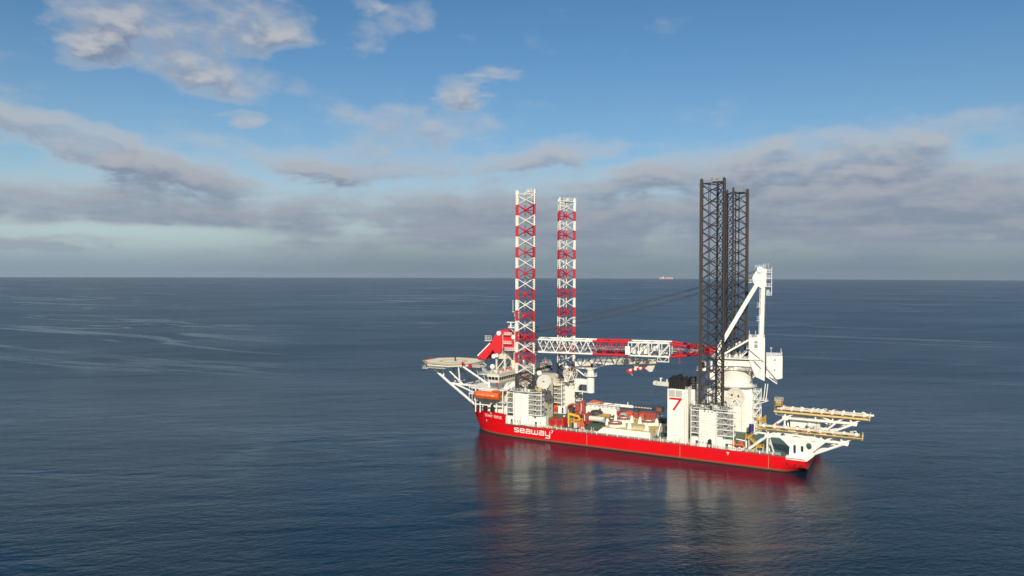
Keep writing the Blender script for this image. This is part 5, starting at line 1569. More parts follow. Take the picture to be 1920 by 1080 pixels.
    for yy, w in (((1.1, .5),) if s == 1 else ((.9, .5), (8.0, .5))):
        mb = MB().mat('runway_yellow').box(121.4, 159.6, *sorted((Yf(yy - w), Yf(yy + w))), 15.35, 15.6)
        mb.box(121.4, 159.6, *sorted((Yf(yy - w), Yf(yy - w + .12))), 15.3, 15.9)
        mb.mat('ochre').rail([P(121.5, yy - w + .06, 15.6), P(159.5, yy - w + .06, 15.6)], 1.1, 2.3, .06)
        part('walkway', mb, t)
    if s == -1: part('walkway', MB().mat('ochre').box(123, 158, *sorted((Yf(3.2), Yf(5.8))), 15.1, 15.3), t)
    for x in (124.2, 132.2, 140.2, 148.2, 156.0): part('cross_beam', MB().mat('white').box(x - .45, x + .45, *sorted((Yf(2.85), Yf(4.4 if s == 1 else 6.05))), 16.0, 16.9), t)
    part('end_frame', MB().mat('runway_yellow').bar(P(159.4, .5, 15.4), P(159.4, YE, 15.4), .3, .5).bar(P(159.4, .5, 17.4), P(159.4, YE, 17.4), .2, .25).bar(P(159.4, .5, 15.4), P(159.4, .5, 17.6), .25, .25).bar(P(159.4, YE, 15.4), P(159.4, YE, 17.6), .25, .25), t)
    if s == -1: part('end_beam', MB().mat('white').box(157.4, 161.0, *sorted((Yf(6.1), Yf(7.1))), 17.0, 17.7), t)
    # tower at the inboard end
    mb = MB().mat('yellow' if s == 1 else 'ochre')
    for x in (121.6, 124.4):
        for y in (3.6, 6.2): mb.tube(P(x, y, 15.4), P(x, y, 20.2), .14, 5)
    mb.box(121.4, 124.6, *sorted((Yf(3.4), Yf(6.4))), 17.9, 18.05).rail([P(121.5, 3.5, 18), P(124.5, 3.5, 18), P(124.5, 6.3, 18), P(121.5, 6.3, 18)], 1.2, 1.0, .08, close=True)
    mb.tube(P(121.6, 3.6, 16), P(124.4, 3.6, 18), .1, 4)
    if s == -1: mb.mat('canvas').box(121.9, 124.2, *sorted((Yf(4), Yf(6))), 18.1, 20.4).mat('offwhite').rail([P(121.3, 3.3, 20.2), P(124.7, 3.3, 20.2), P(124.7, 6.4, 20.2), P(121.3, 6.4, 20.2)], 1.1, 1.0, .08, close=True).box(121.2, 124.8, *sorted((Yf(3.2), Yf(6.5))), 20.1, 20.25)
    part('end_tower', mb, t)
    mb = MB()
    rr = random.Random(20 + s)
    for i in range(12 if s == 1 else 18):
        x = rr.uniform(124, 157); y = rr.choice((2.3, 2.3) if s == 1 else (2.3, 6.6)); w = rr.uniform(.2, .6); mb.mat(rr.choice(['white', 'offwhite', 'light_grey', 'dull_orange' if i % 5 == 0 else 'white'])); mb.box(x - w, x + w, *sorted((Yf(y - .4), Yf(y + .4))), 17.4, 17.4 + rr.uniform(.2, .7))
    part('runway_fitting', mb, t, kind='stuff')
    return t


stern_frame(1, 'white stern frame on the near rail with yellow edged runway over its holed plate')
stern_frame(-1, 'white stern frame on the far rail whose double runway stands higher in view')

# yellow stairs by the near stern frame
st_ = thing('access_stair', 'yellow zigzag stair rising from the aft deck to the runway', 'stair', (120, 3, DK))
mb = MB().mat('yellow').stair((118.6, 3.2, 11.2), (122.0, 3.2, 14.6), 1.0); part('flight', mb, st_)
mb = MB().mat('yellow').stair((118.6, 4.4, 11.0), (121.6, 4.4, 8.0), 1.0); part('flight', mb, st_)
mb = MB().mat('yellow').stair((122.2, 3.2, 8.0), (119.8, 3.2, 6.0), 1.0); part('flight', mb, st_)
mb = MB().mat('yellow').box(117.2, 118.8, 2.6, 5.0, 10.9, 11.1).rail([(118.6, 2.7, 11.1), (117.3, 2.7, 11.1), (117.3, 4.9, 11.1)], 1.1, 1.0, .08).box(121.4, 124.2, 2.6, 5.0, 7.8, 8.0).rail([(121.4, 2.7, 8), (124.1, 2.7, 8), (124.1, 4.9, 8)], 1.1, 1.0, .08)
part('landing', mb, st_)
mb = MB().mat('offwhite')
for x, z in ((117.4, 10.9), (118.6, 10.9), (121.6, 7.8), (124.0, 7.8)):
    for y in (2.7, 4.9): mb.tube((x, y, DK), (x, y, z), .12, 5)
part('support', mb, st_)

# things standing on the aft deck
t = thing('satellite_dome', 'white radome on the far aft deck below the double runway', 'dome', (136.2, 42, DK))
part('dome', MB().mat('white').ball((136.2, 42, 11.0), 1.1), t, smooth=True); part('pedestal', MB().mat('offwhite').tube((136.2, 42, DK), (136.2, 42, 10.2), .55, 10), t)
for i, (x, y, sx, h, lb, cm) in enumerate(((138.6, 42, 1.0, 5.0, 'white locker standing directly right of the aft radome', 'offwhite'), (141.2 - 2.0, 45.6, 2.0, 5.2, 'larger cream locker at the far aft corner', 'cream'))):
    t = thing('deck_locker', lb, 'locker', (x, y, DK), 'lockers on the aft deck')
    part('body', MB().mat(cm).box(x - sx * .45, x + sx * .45, y - 1, y + 1, DK, DK + h), t)
    part('lid', MB().mat('white').box(x - sx * .5, x + sx * .5, y - 1.1, y + 1.1, DK + h, DK + h + .2), t)
part('far_bulwark', MB().mat('hull_red').box(136.5, 139.96, 49.6, 49.98, DK - .02, 9.4).slabxz([(139.6, DK), (139.96, DK), (139.96, 9.4), (139.6, 9.4)], 43, 49.6), vessel)
part('inner_plate', MB().mat('white').slabxz([(128, DK), (131, DK), (134.5, 9.0), (137.5, 9.5), (139.5, 12.0), (128, 12.6)], 44.5, 45.1), vessel)
t = thing('cable_drum', 'dark blue drum standing beside the crane pedestal', 'drum', (113.6, 33.5, DK))
part('barrel', MB().mat('blue').lathe((113.6, 33.5, DK), [(.01, .0), (1.0, .0), (1.05, 1.0), (1.05, 4.0), (1.0, 4.6), (.01, 4.6)], 16), t, smooth=True)
part('hoop', MB().mat('charcoal').lathe((113.6, 33.5, DK), [(1.09, 1.4), (1.09, 1.55)], 16).lathe((113.6, 33.5, DK), [(1.09, 3.0), (1.09, 3.15)], 16), t)
# ------------------------------------------------------------------ deck cargo
def container(x0, x1, y0, y1, z0, z1, colr, label, group, name='shipping_container', roof=None):
    t = thing(name, label, 'container', ((x0 + x1) / 2, (y0 + y1) / 2, z0), group)
    mb = MB().mat(colr).box(x0, x1, y0, y1, z0, z1)
    n = max(3, int((x1 - x0) / .45))
    for i in range(n): mb.box(x0 + .25 + i * (x1 - x0 - .5) / n, x0 + .25 + (i + .5) * (x1 - x0 - .5) / n, y0 - .06, y0, z0 + .25, z1 - .25)
    n = max(3, int((y1 - y0) / .45))
    for i in range(n): mb.box(x1, x1 + .06, y0 + .25 + i * (y1 - y0 - .5) / n, y0 + .25 + (i + .5) * (y1 - y0 - .5) / n, z0 + .25, z1 - .25)
    part('body', mb, t)
    fr = MB().mat('dull_orange' if colr == 'container_red' else colr)
    for x in (x0, x1):
        for y in (y0, y1): fr.box(x - .12, x + .12, y - .12, y + .12, z0, z1 + .03)
    fr.box(x0, x1, y0 - .1, y0 + .05, z1 - .18, z1 + .02).box(x0, x1, y0 - .1, y0 + .05, z0, z0 + .2)
    part('corner_post', fr, t)
    if roof: part('roof', MB().mat(roof).box(x0 - .1, x1 + .1, y0 - .1, y1 + .1, z1, z1 + .12), t)
    return t


container(28.5, 31.5, 7.4, 13.2, DK, 9.0, 'container_red', 'left one of the two bright red containers behind the company name', 'red containers on the forward deck', roof='rust')
container(32.1, 35.2, 7.4, 13.2, DK, 9.2, 'container_red', 'red container standing next to the yellow crane frame', 'red containers on the forward deck', roof='rust')

# orange topped skip box in front of the far jacking house
t = thing('skid_tank', 'dull red skid box with orange top beside the far jacking house', 'tank', (15.5, 37, DK))
part('body', MB().mat('machine_red').box(11.4, 19.4, 34.0, 37.5, DK + .9, 9.1), t)
part('lid', MB().mat('orange').prism([(11.6, 34.0), (19.2, 34.0), (19.2, 37.4), (11.6, 37.4)], 9.1, 9.35).add([(11.6, 34.0, 9.35), (19.2, 34.0, 9.35), (19.2, 37.4, 9.35), (11.6, 37.4, 9.35), (12.4, 35, 9.9), (18.4, 35, 9.9), (18.4, 36.6, 9.9), (12.4, 36.6, 9.9)], [(0, 1, 5, 4), (1, 2, 6, 5), (2, 3, 7, 6), (3, 0, 4, 7), (4, 5, 6, 7)]), t)
part('strap', MB().mat('white').bar((12.0, 33.95, 9.2), (12.6, 33.95, 8.2), .3, .12).bar((17.8, 33.95, 9.2), (17.2, 33.95, 8.0), .3, .12), t)
part('timber_block', MB().mat('timber').box(12.6, 15, 33.6, 36.5, DK, DK + .9).box(16.8, 19.2, 33.6, 36.5, DK, DK + .9), t)
t = thing('door_cabinet', 'white cabinet with a dark blue door below the far jacking house', 'cabinet', (21.3, 37, DK))
part('body', MB().mat('white').box(20.0, 23.2, 35.6, 38, DK, 9.6), t); part('door', MB().mat('blue').box(20.9, 22.1, 35.5, 35.6, DK + .2, 9.1), t)

# white lagged pipe bends lying on deck
t = thing('pipe_bend', 'white bent pipe lying on green deck behind red containers', 'pipe', (30.5, 19, DK))
part('pipe', MB().mat('offwhite').path([(27.6, 20, 6.8), (28.6, 19.4, 6.7), (29.6, 19.2, 6.6), (31.2, 19.2, 6.7), (32.2, 19.8, 7.0)], .65, 8).ball((27.5, 20.1, 6.8), .8), t, smooth=True)
part('flange', MB().mat('light_grey').ball((32.4, 19.9, 7.0), .8), t)

# yellow work frame with crane arm
t = thing('work_frame', 'yellow steel work frame with folded arm on the near forward deck', 'frame', (40, 8.5, DK))
mb = MB().mat('yellow')
mb.bar((37.6, 8.6, 7.6), (37.6, 8.6, 12.0), .8, .8).bar((37.3, 8.6, 12.1), (42.4, 9.0, 11.2), .7, .9).bar((42.2, 9, 11.4), (43.2, 9, 9.4), .6, .6)
part('arm', mb, t)
mb = MB().mat('yellow')
for x in (39.2, 43.6):
    for y in (7.4, 10.6): mb.tube((x, y, 6.2), (x, y, 10.0), .15, 5)
mb.path([(39.2, 7.4, 8.6), (43.6, 7.4, 8.6), (43.6, 10.6, 8.6), (39.2, 10.6, 8.6), (39.2, 7.4, 8.6)], .16, 5).path([(39.2, 7.4, 9.9), (43.6, 7.4, 9.9), (43.6, 10.6, 9.9), (39.2, 10.6, 9.9), (39.2, 7.4, 9.9)], .13, 5)
mb.tube((39.2, 7.4, 8.6), (43.6, 7.4, 9.9), .12, 5)
part('cage', mb, t)
part('leg', MB().mat('offwhite').box(37.35, 37.85, 8.3, 8.9, DK, 7.6), t)
part('leg', MB().mat('offwhite').box(40.6, 42.2, 7.6, 9.0, DK, 8.4), t)
# orange drums beside it
for i, (x, lb) in enumerate(((43.4, 'left'), (44.5, 'middle'), (45.6, 'right'))):
    t = thing('orange_drum', f'tall orange gas cylinder by the near rail, {lb} one of three', 'cylinder', (x, 6.8, DK), 'orange cylinders by the rail')
    part('barrel', MB().mat('dull_orange').lathe((x, 6.8, DK), [(.5, 0), (.5, 2.6), (.3, 3.0), (.01, 3.05)], 12), t, smooth=True)
    part('valve', MB().mat('charcoal').tube((x, 6.8, DK + 3.0), (x, 6.8, DK + 3.3), .1, 6), t)

# big red hammer / winch machinery
t = thing('hydraulic_winch', 'dull red multi-drum hydraulic machine beside the white module', 'winch', (38, 22, DK))
part('base_frame', MB().mat('machine_red').box(34.4, 43.2, 18.6, 26.4, DK, 6.5), t)
for i in range(5):
    part('drum', MB().mat('machine_red').lathe((36.0 + i * 1.25, 20.0, 9.0), [(.4, -.9), (1.15, -.9), (1.25, -.2), (1.25, .9), (1.05, 1.6), (.4, 1.6)], 16, 'y'), t, smooth=True)
part('stand', MB().mat('machine_red').box(35, 36, 19, 25, 6.5, 8.2).box(40.6, 41.8, 18.8, 25, 6.5, 10.4).box(37, 39.6, 19, 20.4, 6.5, 8.0), t)
part('cylinder', MB().mat('offwhite').tube((41.0, 18.5, 7.4), (41.0, 18.5, 10.2), .28, 8), t)
part('cylinder', MB().mat('container_red').tube((38.0, 18.2, 7.0), (43.0, 17.2, 7.2), .4, 8).tube((43, 17.2, 7.2), (44.4, 13, 7.4), .3, 6), t)
t = thing('piling_hammer', 'tall red framed hammer unit left of the white module', 'hammer', (28, 40, DK))
part('upright', MB().mat('machine_red').box(29.0, 31.0, 40.4, 43.4, DK, 12.2), t)
part('upright', MB().mat('machine_red').box(26.4, 28.6, 40.6, 43.4, DK, 10.6), t)
part('crossbar', MB().mat('machine_red').box(26.0, 31.0, 40.0, 40.6, 7.0, 7.7).box(28.6, 29, 40.3, 43, DK, 9), t)
part('guide_tube', MB().mat('offwhite').tube((29.8, 40.1, 7.0), (29.8, 40.1, 11.2), .24, 8), t)
t = thing('hose_arch', 'red arched hose guide on the far forward deck', 'hose guide', (24, 40, DK))
mb = MB().mat('machine_red')
for y in (40.0, 41.6): mb.path([(22.0, y, 6.2), (22.1, y, 7.8), (22.6, y, 9.0), (23.6, y, 9.9), (24.8, y, 10.3), (25.6, y, 9.8)], .45, 8)
part('tube', mb, t); part('support', MB().mat('charcoal').box(23.2, 25.6, 39.8, 41.8, DK, 8.6), t)

# white module with railed roof
t = thing('office_module', 'long white accommodation module with railed roof on the far deck edge', 'module', (39, 44.5, DK))
part('body', MB().mat('white').box(31.2, 47.4, 42.8, 47.4, DK, 9.6), t)
mb = MB().mat('white').rail([(31.3, 42.9, 9.6), (47.3, 42.9, 9.6), (47.3, 47.3, 9.6), (31.3, 47.3, 9.6)], 1.3, 1.3, .09, close=True, bars=(.5, 1.0))
for i in range(7): mb.box(32.3 + i * 2.2, 33.3 + i * 2.2, 42.85, 42.95, 9.7, 10.3)
part('roof_rail', mb, t)
for x in (33.6, 38.2): part('door', MB().mat('charcoal' if x > 35 else 'cream').box(x, x + 1.1, 42.74, 42.8, DK + .3, 9.0), t)
mb = MB().mat('rust')
for x in (32.0, 36.8, 42.4): mb.bar((x, 42.9, 10.95), (x + 2.6, 47.3, 11.6), .22, .22)
part('roof_strut', mb, t)
# loose boom lying along the far rail, on top of the module
t = thing('loose_boom', 'long spare boom, white near end and black lattice tip, lying beyond the module', 'boom', (50, 48, DK))
part('white_section', MB().mat('white').box(38.5, 54.2, 47.8, 49.0, 9.9, 11.1), t)
part('root', MB().mat('dull_orange').slabxz([(30.6, 10.2), (32.2, 12.0), (33.6, 12.0), (38.5, 11.2), (38.5, 10.2)], 47.8, 49.0), t)
mb = MB().mat('charcoal')
for y in (47.8, 49.0):
    mb.tube((54.2, y, 11.1), (66.6, y, 11.2), .2, 6).tube((54.2, y, 9.9), (66.6, y, 9.8), .2, 6)
    for k in range(8): mb.tube((54.2 + k * 1.5, y, 9.9), (55.7 + k * 1.5, y, 11.1), .12, 5)
mb.mat('offwhite').box(54.2, 63.5, 48.1, 48.7, 10.2, 10.8)
part('lattice_section', mb, t)
part('tip', MB().mat('charcoal').box(66.0, 69.4, 47.4, 49.4, 9.2, 11.8).mat('rust').box(66.3, 68.6, 47.34, 47.4, 9.6, 11.2), t)
part('trestle', MB().mat('charcoal').bar((65.0, 48, DK), (66.4, 48, 9.4), .35, .35).bar((68.4, 48, DK), (67.2, 48, 9.4), .35, .35).mat('white').tube((51.2, 48.4, 11.1), (51.2, 48.4, 12.4), .25, 6), t)
part('trestle', MB().mat('charcoal').box(48.3, 49.2, 47.9, 48.9, DK, 9.9).box(56.4, 57.2, 47.9, 48.9, DK, 9.8), t)

# domed tanks and white pipe in front of the module
t = thing('cloche_tank', 'ochre tank with black domed cover in front of the white module', 'tank', (39.6, 36, DK))
part('cover', MB().mat('charcoal').lathe((39.4, 37.0, 0), [(3.4, 7.6), (3.0, 8.5), (2.2, 9.1), (.01, 9.3)], 14), t, smooth=True)
part('body', MB().mat('ochre').box(36.6, 43.6, 34.8, 37.0, DK, 7.8).lathe((45.2, 35.4, 7.2), [(.01, -2), (1.1, -2), (1.1, 2), (.01, 2)], 14, 'x'), t)
t = thing('domed_cover', 'small black half-dome cover behind the white pipe', 'cover', (38.6, 30, DK))
part('dome', MB().mat('charcoal').lathe((38.4, 30.6, 0), [(2.3, DK), (2.2, 7.6), (1.5, 8.6), (.01, 9.0)], 14), t, smooth=True)
part('skirt', MB().mat('ochre').box(38.4, 42.4, 29.6, 32.0, DK, 7.5), t)
t = thing('white_pipe', 'wide white pipe section lying on cradles behind turntables', 'pipe', (46, 22, DK))
part('pipe', MB().mat('offwhite').lathe((45.8, 22.4, 8.0), [(.01, -3.8), (1.25, -3.8), (1.25, 3.6), (1.0, 3.6), (.01, 3.5)], 18, 'x'), t, smooth=True)
part('cradle', MB().mat('charcoal').box(43.2, 44.0, 21.2, 23.6, DK, 6.9).box(47.4, 48.2, 21.2, 23.6, DK, 6.9), t)
part('end_ring', MB().mat('light_grey').lathe((48.8, 22.0, 7.6), [(.7, 0), (1.15, 0), (1.15, .5), (.7, .5)], 14, 'x'), t)

# cargo platform with panelled sides
t = thing('cargo_platform', 'broad white panelled cargo platform with yellow edge below the turntables', 'platform', (66, 12, DK))
part('body', MB().mat('white').slabxz([(53.2, DK), (78.0, DK), (78.0, 8.75), (56.6, 8.75)], 3.4, 24.0), t)
for i in range(7):
    xa = 56.9 + i * 2.98
    part('side_panel', MB().mat('white').box(xa, xa + 2.86, 3.30, 3.4, DK + .15, 8.5), t)
part('edge_strip', MB().mat('yellow').box(56.4, 78.1, 3.2, 3.5, 8.75, 8.95).box(77.9, 78.15, 3.5, 24.0, 8.75, 8.95), t)
part('top_plate', MB().mat('canvas').box(56.7, 77.9, 3.5, 24.0, 8.75, 8.80), t)
for y in (5.2, 7.4, 8.8, 10.2): part('vent', MB().mat('charcoal').box(78.0, 78.05, y, y + .5, 7.2, 8.4), t)
part('ramp', MB().mat('yellow').stair((79.5, 4.4, DK), (78.2, 8.4, 8.6), .9).mat('white').bar((79.4, 9.6, 6.2), (78.2, 17, 9.6), .5, 1.4), t)

# three ring turntables, each between two white fins
def turntable(cx, cy, label, sides):
    t = thing('ring_turntable', label, 'turntable', (cx, cy, 8.8), 'ring turntables on the cargo platform')
    R1 = 3.15
    part('drum', MB().mat('white').lathe((cx, cy, 8.8), [(R1 * .96, 0), (R1 * .96, 1.3), (R1 * 1.0, 1.5), (1.95, 1.5), (1.95, .2)], 32), t, smooth=True)
    part('ring', MB().mat('rust').lathe((cx, cy, 8.8), [(R1 * 1.02, 1.3), (R1 * 1.02, 1.75), (2.0, 1.9), (2.0, 1.3)], 32), t, smooth=True)
    mb = MB().mat('light_grey')
    for i in range(16): mb.box(cx + 2.55 * math.cos(i * .3927) - .1, cx + 2.55 * math.cos(i * .3927) + .1, cy + 2.55 * math.sin(i * .3927) - .1, cy + 2.55 * math.sin(i * .3927) + .1, 10.6, 10.95)
    part('bolt', mb, t)
    part('floor', MB().mat('cream').lathe((cx, cy, 9.3), [(.01, 0), (1.95, 0)], 24), t)
    for sx, sy in sides:
        x, y = cx + sx * 3.85, cy + sy * .4
        part('fin', MB().mat('white').slabxz([(x - .9, 8.8), (x + .9, 8.8), (x + .75, 10.4), (x + .35, 11.8), (x - .25, 11.9), (x - .7, 10.2)], y - .45, y + .45), t)


turntable(60.6, 7.6, 'rust brown ring turntable nearest the bow and the near rail', ((-1, 1), (1, 1)))
turntable(60.2, 19.6, 'rust brown ring turntable behind the nearest one, by the white pipe', ((-1, -1), (1, -1)))
turntable(72.0, 19.0, 'rust brown ring turntable nearest the gabled white house', ((-1, -1), (1, -1)))
t = thing('tarpaulin', 'wrinkled yellow tarpaulin spread over the fourth turntable place', 'tarpaulin', (72, 8, 8.8))
rr = random.Random(4); mb = MB().mat('canvas'); nx, ny = 14, 10; vs = []
for j in range(ny + 1):
    for i in range(nx + 1):
        x = 68.4 + i / nx * 7.4; y = 4.6 + j / ny * 7.2
        e = min(i, nx - i, j * 1.4, (ny - j) * 1.4) / 3.2
        vs.append((x, y, 8.83 + 1.5 * min(1, max(0, e)) ** .7 + rr.uniform(-.16, .16) * (0.3 + min(1, e))))
mb.add(vs, [(j * (nx + 1) + i, j * (nx + 1) + i + 1, (j + 1) * (nx + 1) + i + 1, (j + 1) * (nx + 1) + i) for j in range(ny) for i in range(nx)])
part('cloth', mb, t, smooth=True)
part('pole', MB().mat('offwhite').bar((69.8, 4.4, 9.2), (74.6, 4.8, 9.5), .45, .45), t)
for fx, fy, lb in ((68.2, 5.0, 'pointed white fin at the left end of the yellow tarpaulin'), (75.8, 5.4, 'pointed white fin at the right end of the yellow tarpaulin')):
    t = thing('spare_fin', lb, 'fin', (fx, fy, 8.8), 'white fins beside the tarpaulin')
    part('blade', MB().mat('white').slabxz([(fx - .95, 8.82), (fx + .95, 8.82), (fx + .8, 10.4), (fx + .35, 11.9), (fx - .25, 12.0), (fx - .75, 10.2)], fy - .45, fy + .45), t)
    part('foot', MB().mat('offwhite').box(fx - 1.1, fx + 1.1, fy - .7, fy + .7, 8.82, 8.95), t)

# gabled white hut
t = thing('deck_house', 'white gabled hut with dark roof between platform and funnel', 'hut', (78.5, 24, DK))
x0, x1, y0, y1 = 79.0, 84.2, 18.0, 30.0
mb = MB().mat('cream').box(x0, x1, y0, y1, DK, 9.6)
part('wall', mb, t)
part('roof', MB().mat('charcoal').add([(x0 - .2, y0 - .2, 9.6), (x1 + .2, y0 - .2, 9.6), (x1 + .2, y1 + .2, 9.6), (x0 - .2, y1 + .2, 9.6), ((x0 + x1) / 2, y0 - .2, 11.2), ((x0 + x1) / 2, y1 + .2, 11.2)], [(0, 1, 4), (2, 3, 5), (1, 2, 5, 4), (3, 0, 4, 5), (0, 3, 2, 1)]), t)
part('gable', MB().mat('cream').slabxz([(x0, 9.6), (x1, 9.6), ((x0 + x1) / 2, 11.0)], y0 - .26, y0 - .2), t)
for x in (80.0, 81.6): part('window', MB().mat('charcoal').box(x, x + .7, y0 - .05, y0, 7.2, 9.0), t)
t = thing('hose_pile', 'dark green heap of netting and stores along the far rail', 'heap', (74, 44, DK))
rr = random.Random(8); mb = MB()
for i in range(30):
    x = rr.uniform(70, 81); y = rr.uniform(34, 47); w = rr.uniform(.5, 1.3); mb.mat(rr.choice(['charcoal', 'deck_green', 'ochre', 'charcoal', 'grey'])); mb.ball((x, y, DK + .2), w, 8, rr.uniform(.5, 1.1))
part('bundle', mb, t, smooth=True)
part('cover', MB().mat('deck_green').box(71, 80, 38, 44, DK, 7.4), t)

# red cargo near the far rail
container(49.4, 53.0, 38.6, 46.0, DK, 9.0, 'container_red', 'dark red container in front of the spare boom, beside the white module', 'red stores by the far rail', roof='rust')
container(58.6, 66.8, 44.6, 47.2, DK, 9.0, 'machine_red', 'long dark red container below the black boom tip', 'red stores by the far rail')
for x0, x1, y, zt, lb in ((52.8, 56.4, 42.4, 9.5, 'larger bright orange round-topped bag among red stores'), (60.6, 62.8, 40.6, 9.3, 'narrow orange arched cover between rings and dark container')):
    t = thing('orange_cover', lb, 'cover', ((x0 + x1) / 2, y, DK), 'orange covers on deck')
    w = (x1 - x0) / 2; c = (x0 + x1) / 2
    part('cloth', MB().mat('dull_orange').slabxz([(x0, DK)] + [(c - w * math.cos(R(a)), zt - w * .7 + w * .7 * math.sin(R(a))) for a in range(0, 181, 20)] + [(x1, DK)], y - 1.6, y + 1.4), t)
    part('hem', MB().mat('rust').box(x0 - .15, x1 + .15, y - 1.8, y - 1.6, DK, DK + .4), t)
t = thing('pump_skid', 'small red pump skid between two orange covers', 'pump', (58.2, 42, DK))
part('motor', MB().mat('machine_red').box(56.9, 59.5, 40.8, 43, DK + .5, 8.2).lathe((58.2, 41.6, 8.4), [(.01, -1), (.7, -1), (.7, 1), (.01, 1)], 12, 'x'), t); part('base', MB().mat('rust').box(56.6, 59.8, 40.6, 43.2, DK, DK + .5), t)
t = thing('dark_opening_crate', 'white framed crate with black open front in front of orange bag', 'crate', (53, 37, DK))
part('frame', MB().mat('light_grey').slabxz([(51.6, DK), (51.9, 8.6), (52.6, 9.2), (54.2, 9.2), (54.8, 8.4), (54.8, DK)], 36, 38.4), t); part('opening', MB().mat('black').box(52.1, 54.4, 35.92, 36, DK + .5, 8.3), t)

# drums and reels beside near jacking houses
t = thing('mooring_winch', 'white mooring winch with blue hub behind the bulwark step', 'winch', (11.6, 3.6, DK))
part('drum', MB().mat('offwhite').lathe((11.6, 3.0, 7.9), [(.3, -.9), (1.6, -.9), (1.6, -.7), (1.1, -.7), (1.1, .7), (1.6, .7), (1.6, .9), (.3, .9)], 18, 'y'), t, smooth=True)
part('hub', MB().mat('blue').lathe((11.6, 2.0, 7.9), [(.01, 0), (.6, 0), (.6, .3)], 12, 'y'), t); part('frame', MB().mat('white').box(10.0, 13.2, 2.4, 4.6, DK, 6.5).box(13.0, 13.4, 2.2, 4.8, DK, 8.8), t)
t = thing('rope_drum', 'dark blue rope drum on white cabin wall near red containers', 'drum', (25.6, 3, DK))
part('drum', MB().mat('blue').lathe((26.3, 1.0, 7.9), [(.01, -.2), (.75, -.2), (.75, .3), (.01, .3)], 14, 'y'), t); part('bracket', MB().mat('white').box(26.0, 26.6, 1.2, 1.6, DK, 8.6), t)
for i, (x, lb) in enumerate(((-3.3, 'black tapered fender standing nearer the bow inside the bulwark'), (1.3, 'black tapered fender below the stern end of the lifeboat'))):
    y = hull_surface(x, FC) - .55
    t = thing('rubber_fender', lb, 'fender', (x, y, FC - .6), 'black fenders at the forecastle bulwark')
    part('block', MB().mat('black').add([(x - .95, y - .25, FC + .02), (x + .95, y - .25, FC + .02), (x + .95, y + .9, FC + .02), (x - .95, y + .9, FC + .02), (x - .6, y - .1, 13.9), (x + .6, y - .1, 13.9), (x + .6, y + .7, 13.9), (x - .6, y + .7, 13.9)], [(0, 1, 5, 4), (1, 2, 6, 5), (2, 3, 7, 6), (3, 0, 4, 7), (4, 5, 6, 7), (0, 3, 2, 1)]), t)
    part('head', MB().mat('charcoal').box(x - .35, x + .35, y + .05, y + .55, 13.9, 14.2), t)

# loose small stores along the near rail: too many and too small to tell apart
rr = random.Random(31); mb = MB()
for (a, b, n_) in ((12, 30, 40), (44, 53, 26), (79, 98, 60), (104, 119, 60), (28, 42, 20)):
    for i in range(n_):
        x = rr.uniform(a, b); y = rr.uniform(1.0, 5.5 if a != 28 else 3); w = rr.uniform(.15, .6)
        mb.mat(rr.choice(['offwhite', 'white', 'light_grey', 'grey', 'charcoal', 'timber', 'machine_red', 'yellow', 'deck_green', 'cream']))
        mb.box(x - w, x + w, y - w * .8, y + w * .8, DK, DK + rr.uniform(.3, 1.6))
        if i % 5 == 0: mb.mat('white').tube((x, y, DK), (x, y, DK + 2.0), .08, 4)
o = part('deck_stores', mb, None, kind='stuff'); o['label'] = 'small mixed boxes and fittings scattered along the near deck edge'; o['category'] = 'stores'
rr = random.Random(37); mb = MB()
for i in range(170):
    x = rr.uniform(24, 84); y = rr.uniform(24, 46); w = rr.uniform(.15, .7)
    if 52 < x < 79 and y < 25: continue
    mb.mat(rr.choice(['rust', 'machine_red', 'charcoal', 'ochre', 'offwhite', 'cream', 'white', 'canvas', 'grey', 'yellow']))
    mb.box(x - w, x + w, y - w, y + w, DK, DK + rr.uniform(.2, 1.3))
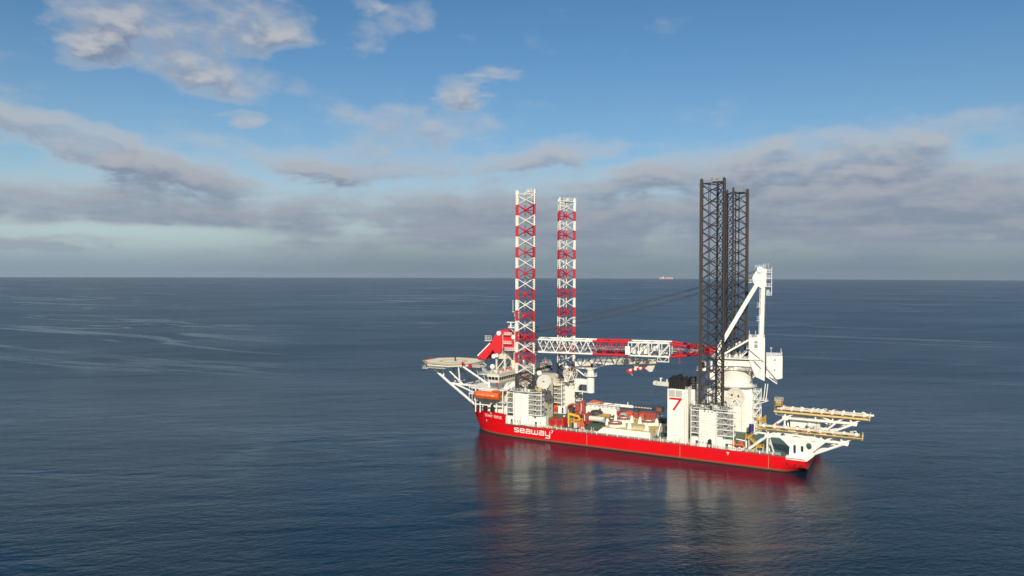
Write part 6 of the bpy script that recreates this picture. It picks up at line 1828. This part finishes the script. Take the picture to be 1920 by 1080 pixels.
o = part('lashing_gear', mb, None, kind='stuff'); o['label'] = 'rusty lashing gear and small stores strewn over the cargo deck'; o['category'] = 'stores'


# ------------------------------------------------------------------ thin sea haze
def haze():
    x, y, h_ = CAM.x, CAM.y, 17200.0
    me = MB().box(x - h_, x + h_, y - h_, y + h_, -8.5, 118.0).mesh('haze')
    m_ = bpy.data.materials.new('haze'); m_.use_nodes = True
    nt = m_.node_tree; nt.nodes.remove(nt.nodes['Principled BSDF'])
    v = nt.nodes.new('ShaderNodeVolumePrincipled')
    v.inputs['Color'].default_value = (0.80, 0.86, 0.93, 1); v.inputs['Density'].default_value = 2.1e-5; v.inputs['Anisotropy'].default_value = 0.2
    nt.links.new(v.outputs[0], nt.nodes['Material Output'].inputs['Volume'])
    me.materials.clear(); me.materials.append(m_)
    o = bpy.data.objects.new('haze', me); COL.objects.link(o); o['kind'] = 'stuff'


haze()

# ------------------------------------------------------------------ distant ship on the horizon
def cargo_ship():
    d = 12800.0; tx = (1248 - 960) / 1369
    c = CAM + (f0 + r0 * tx).normalized() * d * math.sqrt(1 + tx * tx); c.z = 0
    t = thing('cargo_ship', 'tiny pale container ship on the horizon left of the dark legs', 'ship', c)
    ax = r0.copy(); ay = f0.copy()

    def bx(mb, u0, u1, z0, z1, w=16):
        p = c + ax * ((u0 + u1) / 2); return mb.obox((p.x, p.y), ax, ay, (u1 - u0) / 2, w, z0, z1)
    mb = MB().mat('ship_red'); bx(mb, -118, 118, 0, 15); bx(mb, -122, -118, 4, 15); bx(mb, 118, 124, 6, 18)
    part('hull', mb, t)
    mb = MB().mat('ship_pink')
    for i in range(9):
        u = -112 + i * 25.5
        if i == 3: continue
        bx(mb, u, u + 22, 15, 15 + (24, 28, 30, 0, 22, 24, 28, 24, 22)[i])
    part('container_stack', mb, t)
    part('bridge', bx(bx(MB().mat('white'), -62, -30, 15, 44), -58, -36, 44, 52), t)
    part('mast', bx(MB().mat('white'), 112, 122, 18, 32), t)


cargo_ship()
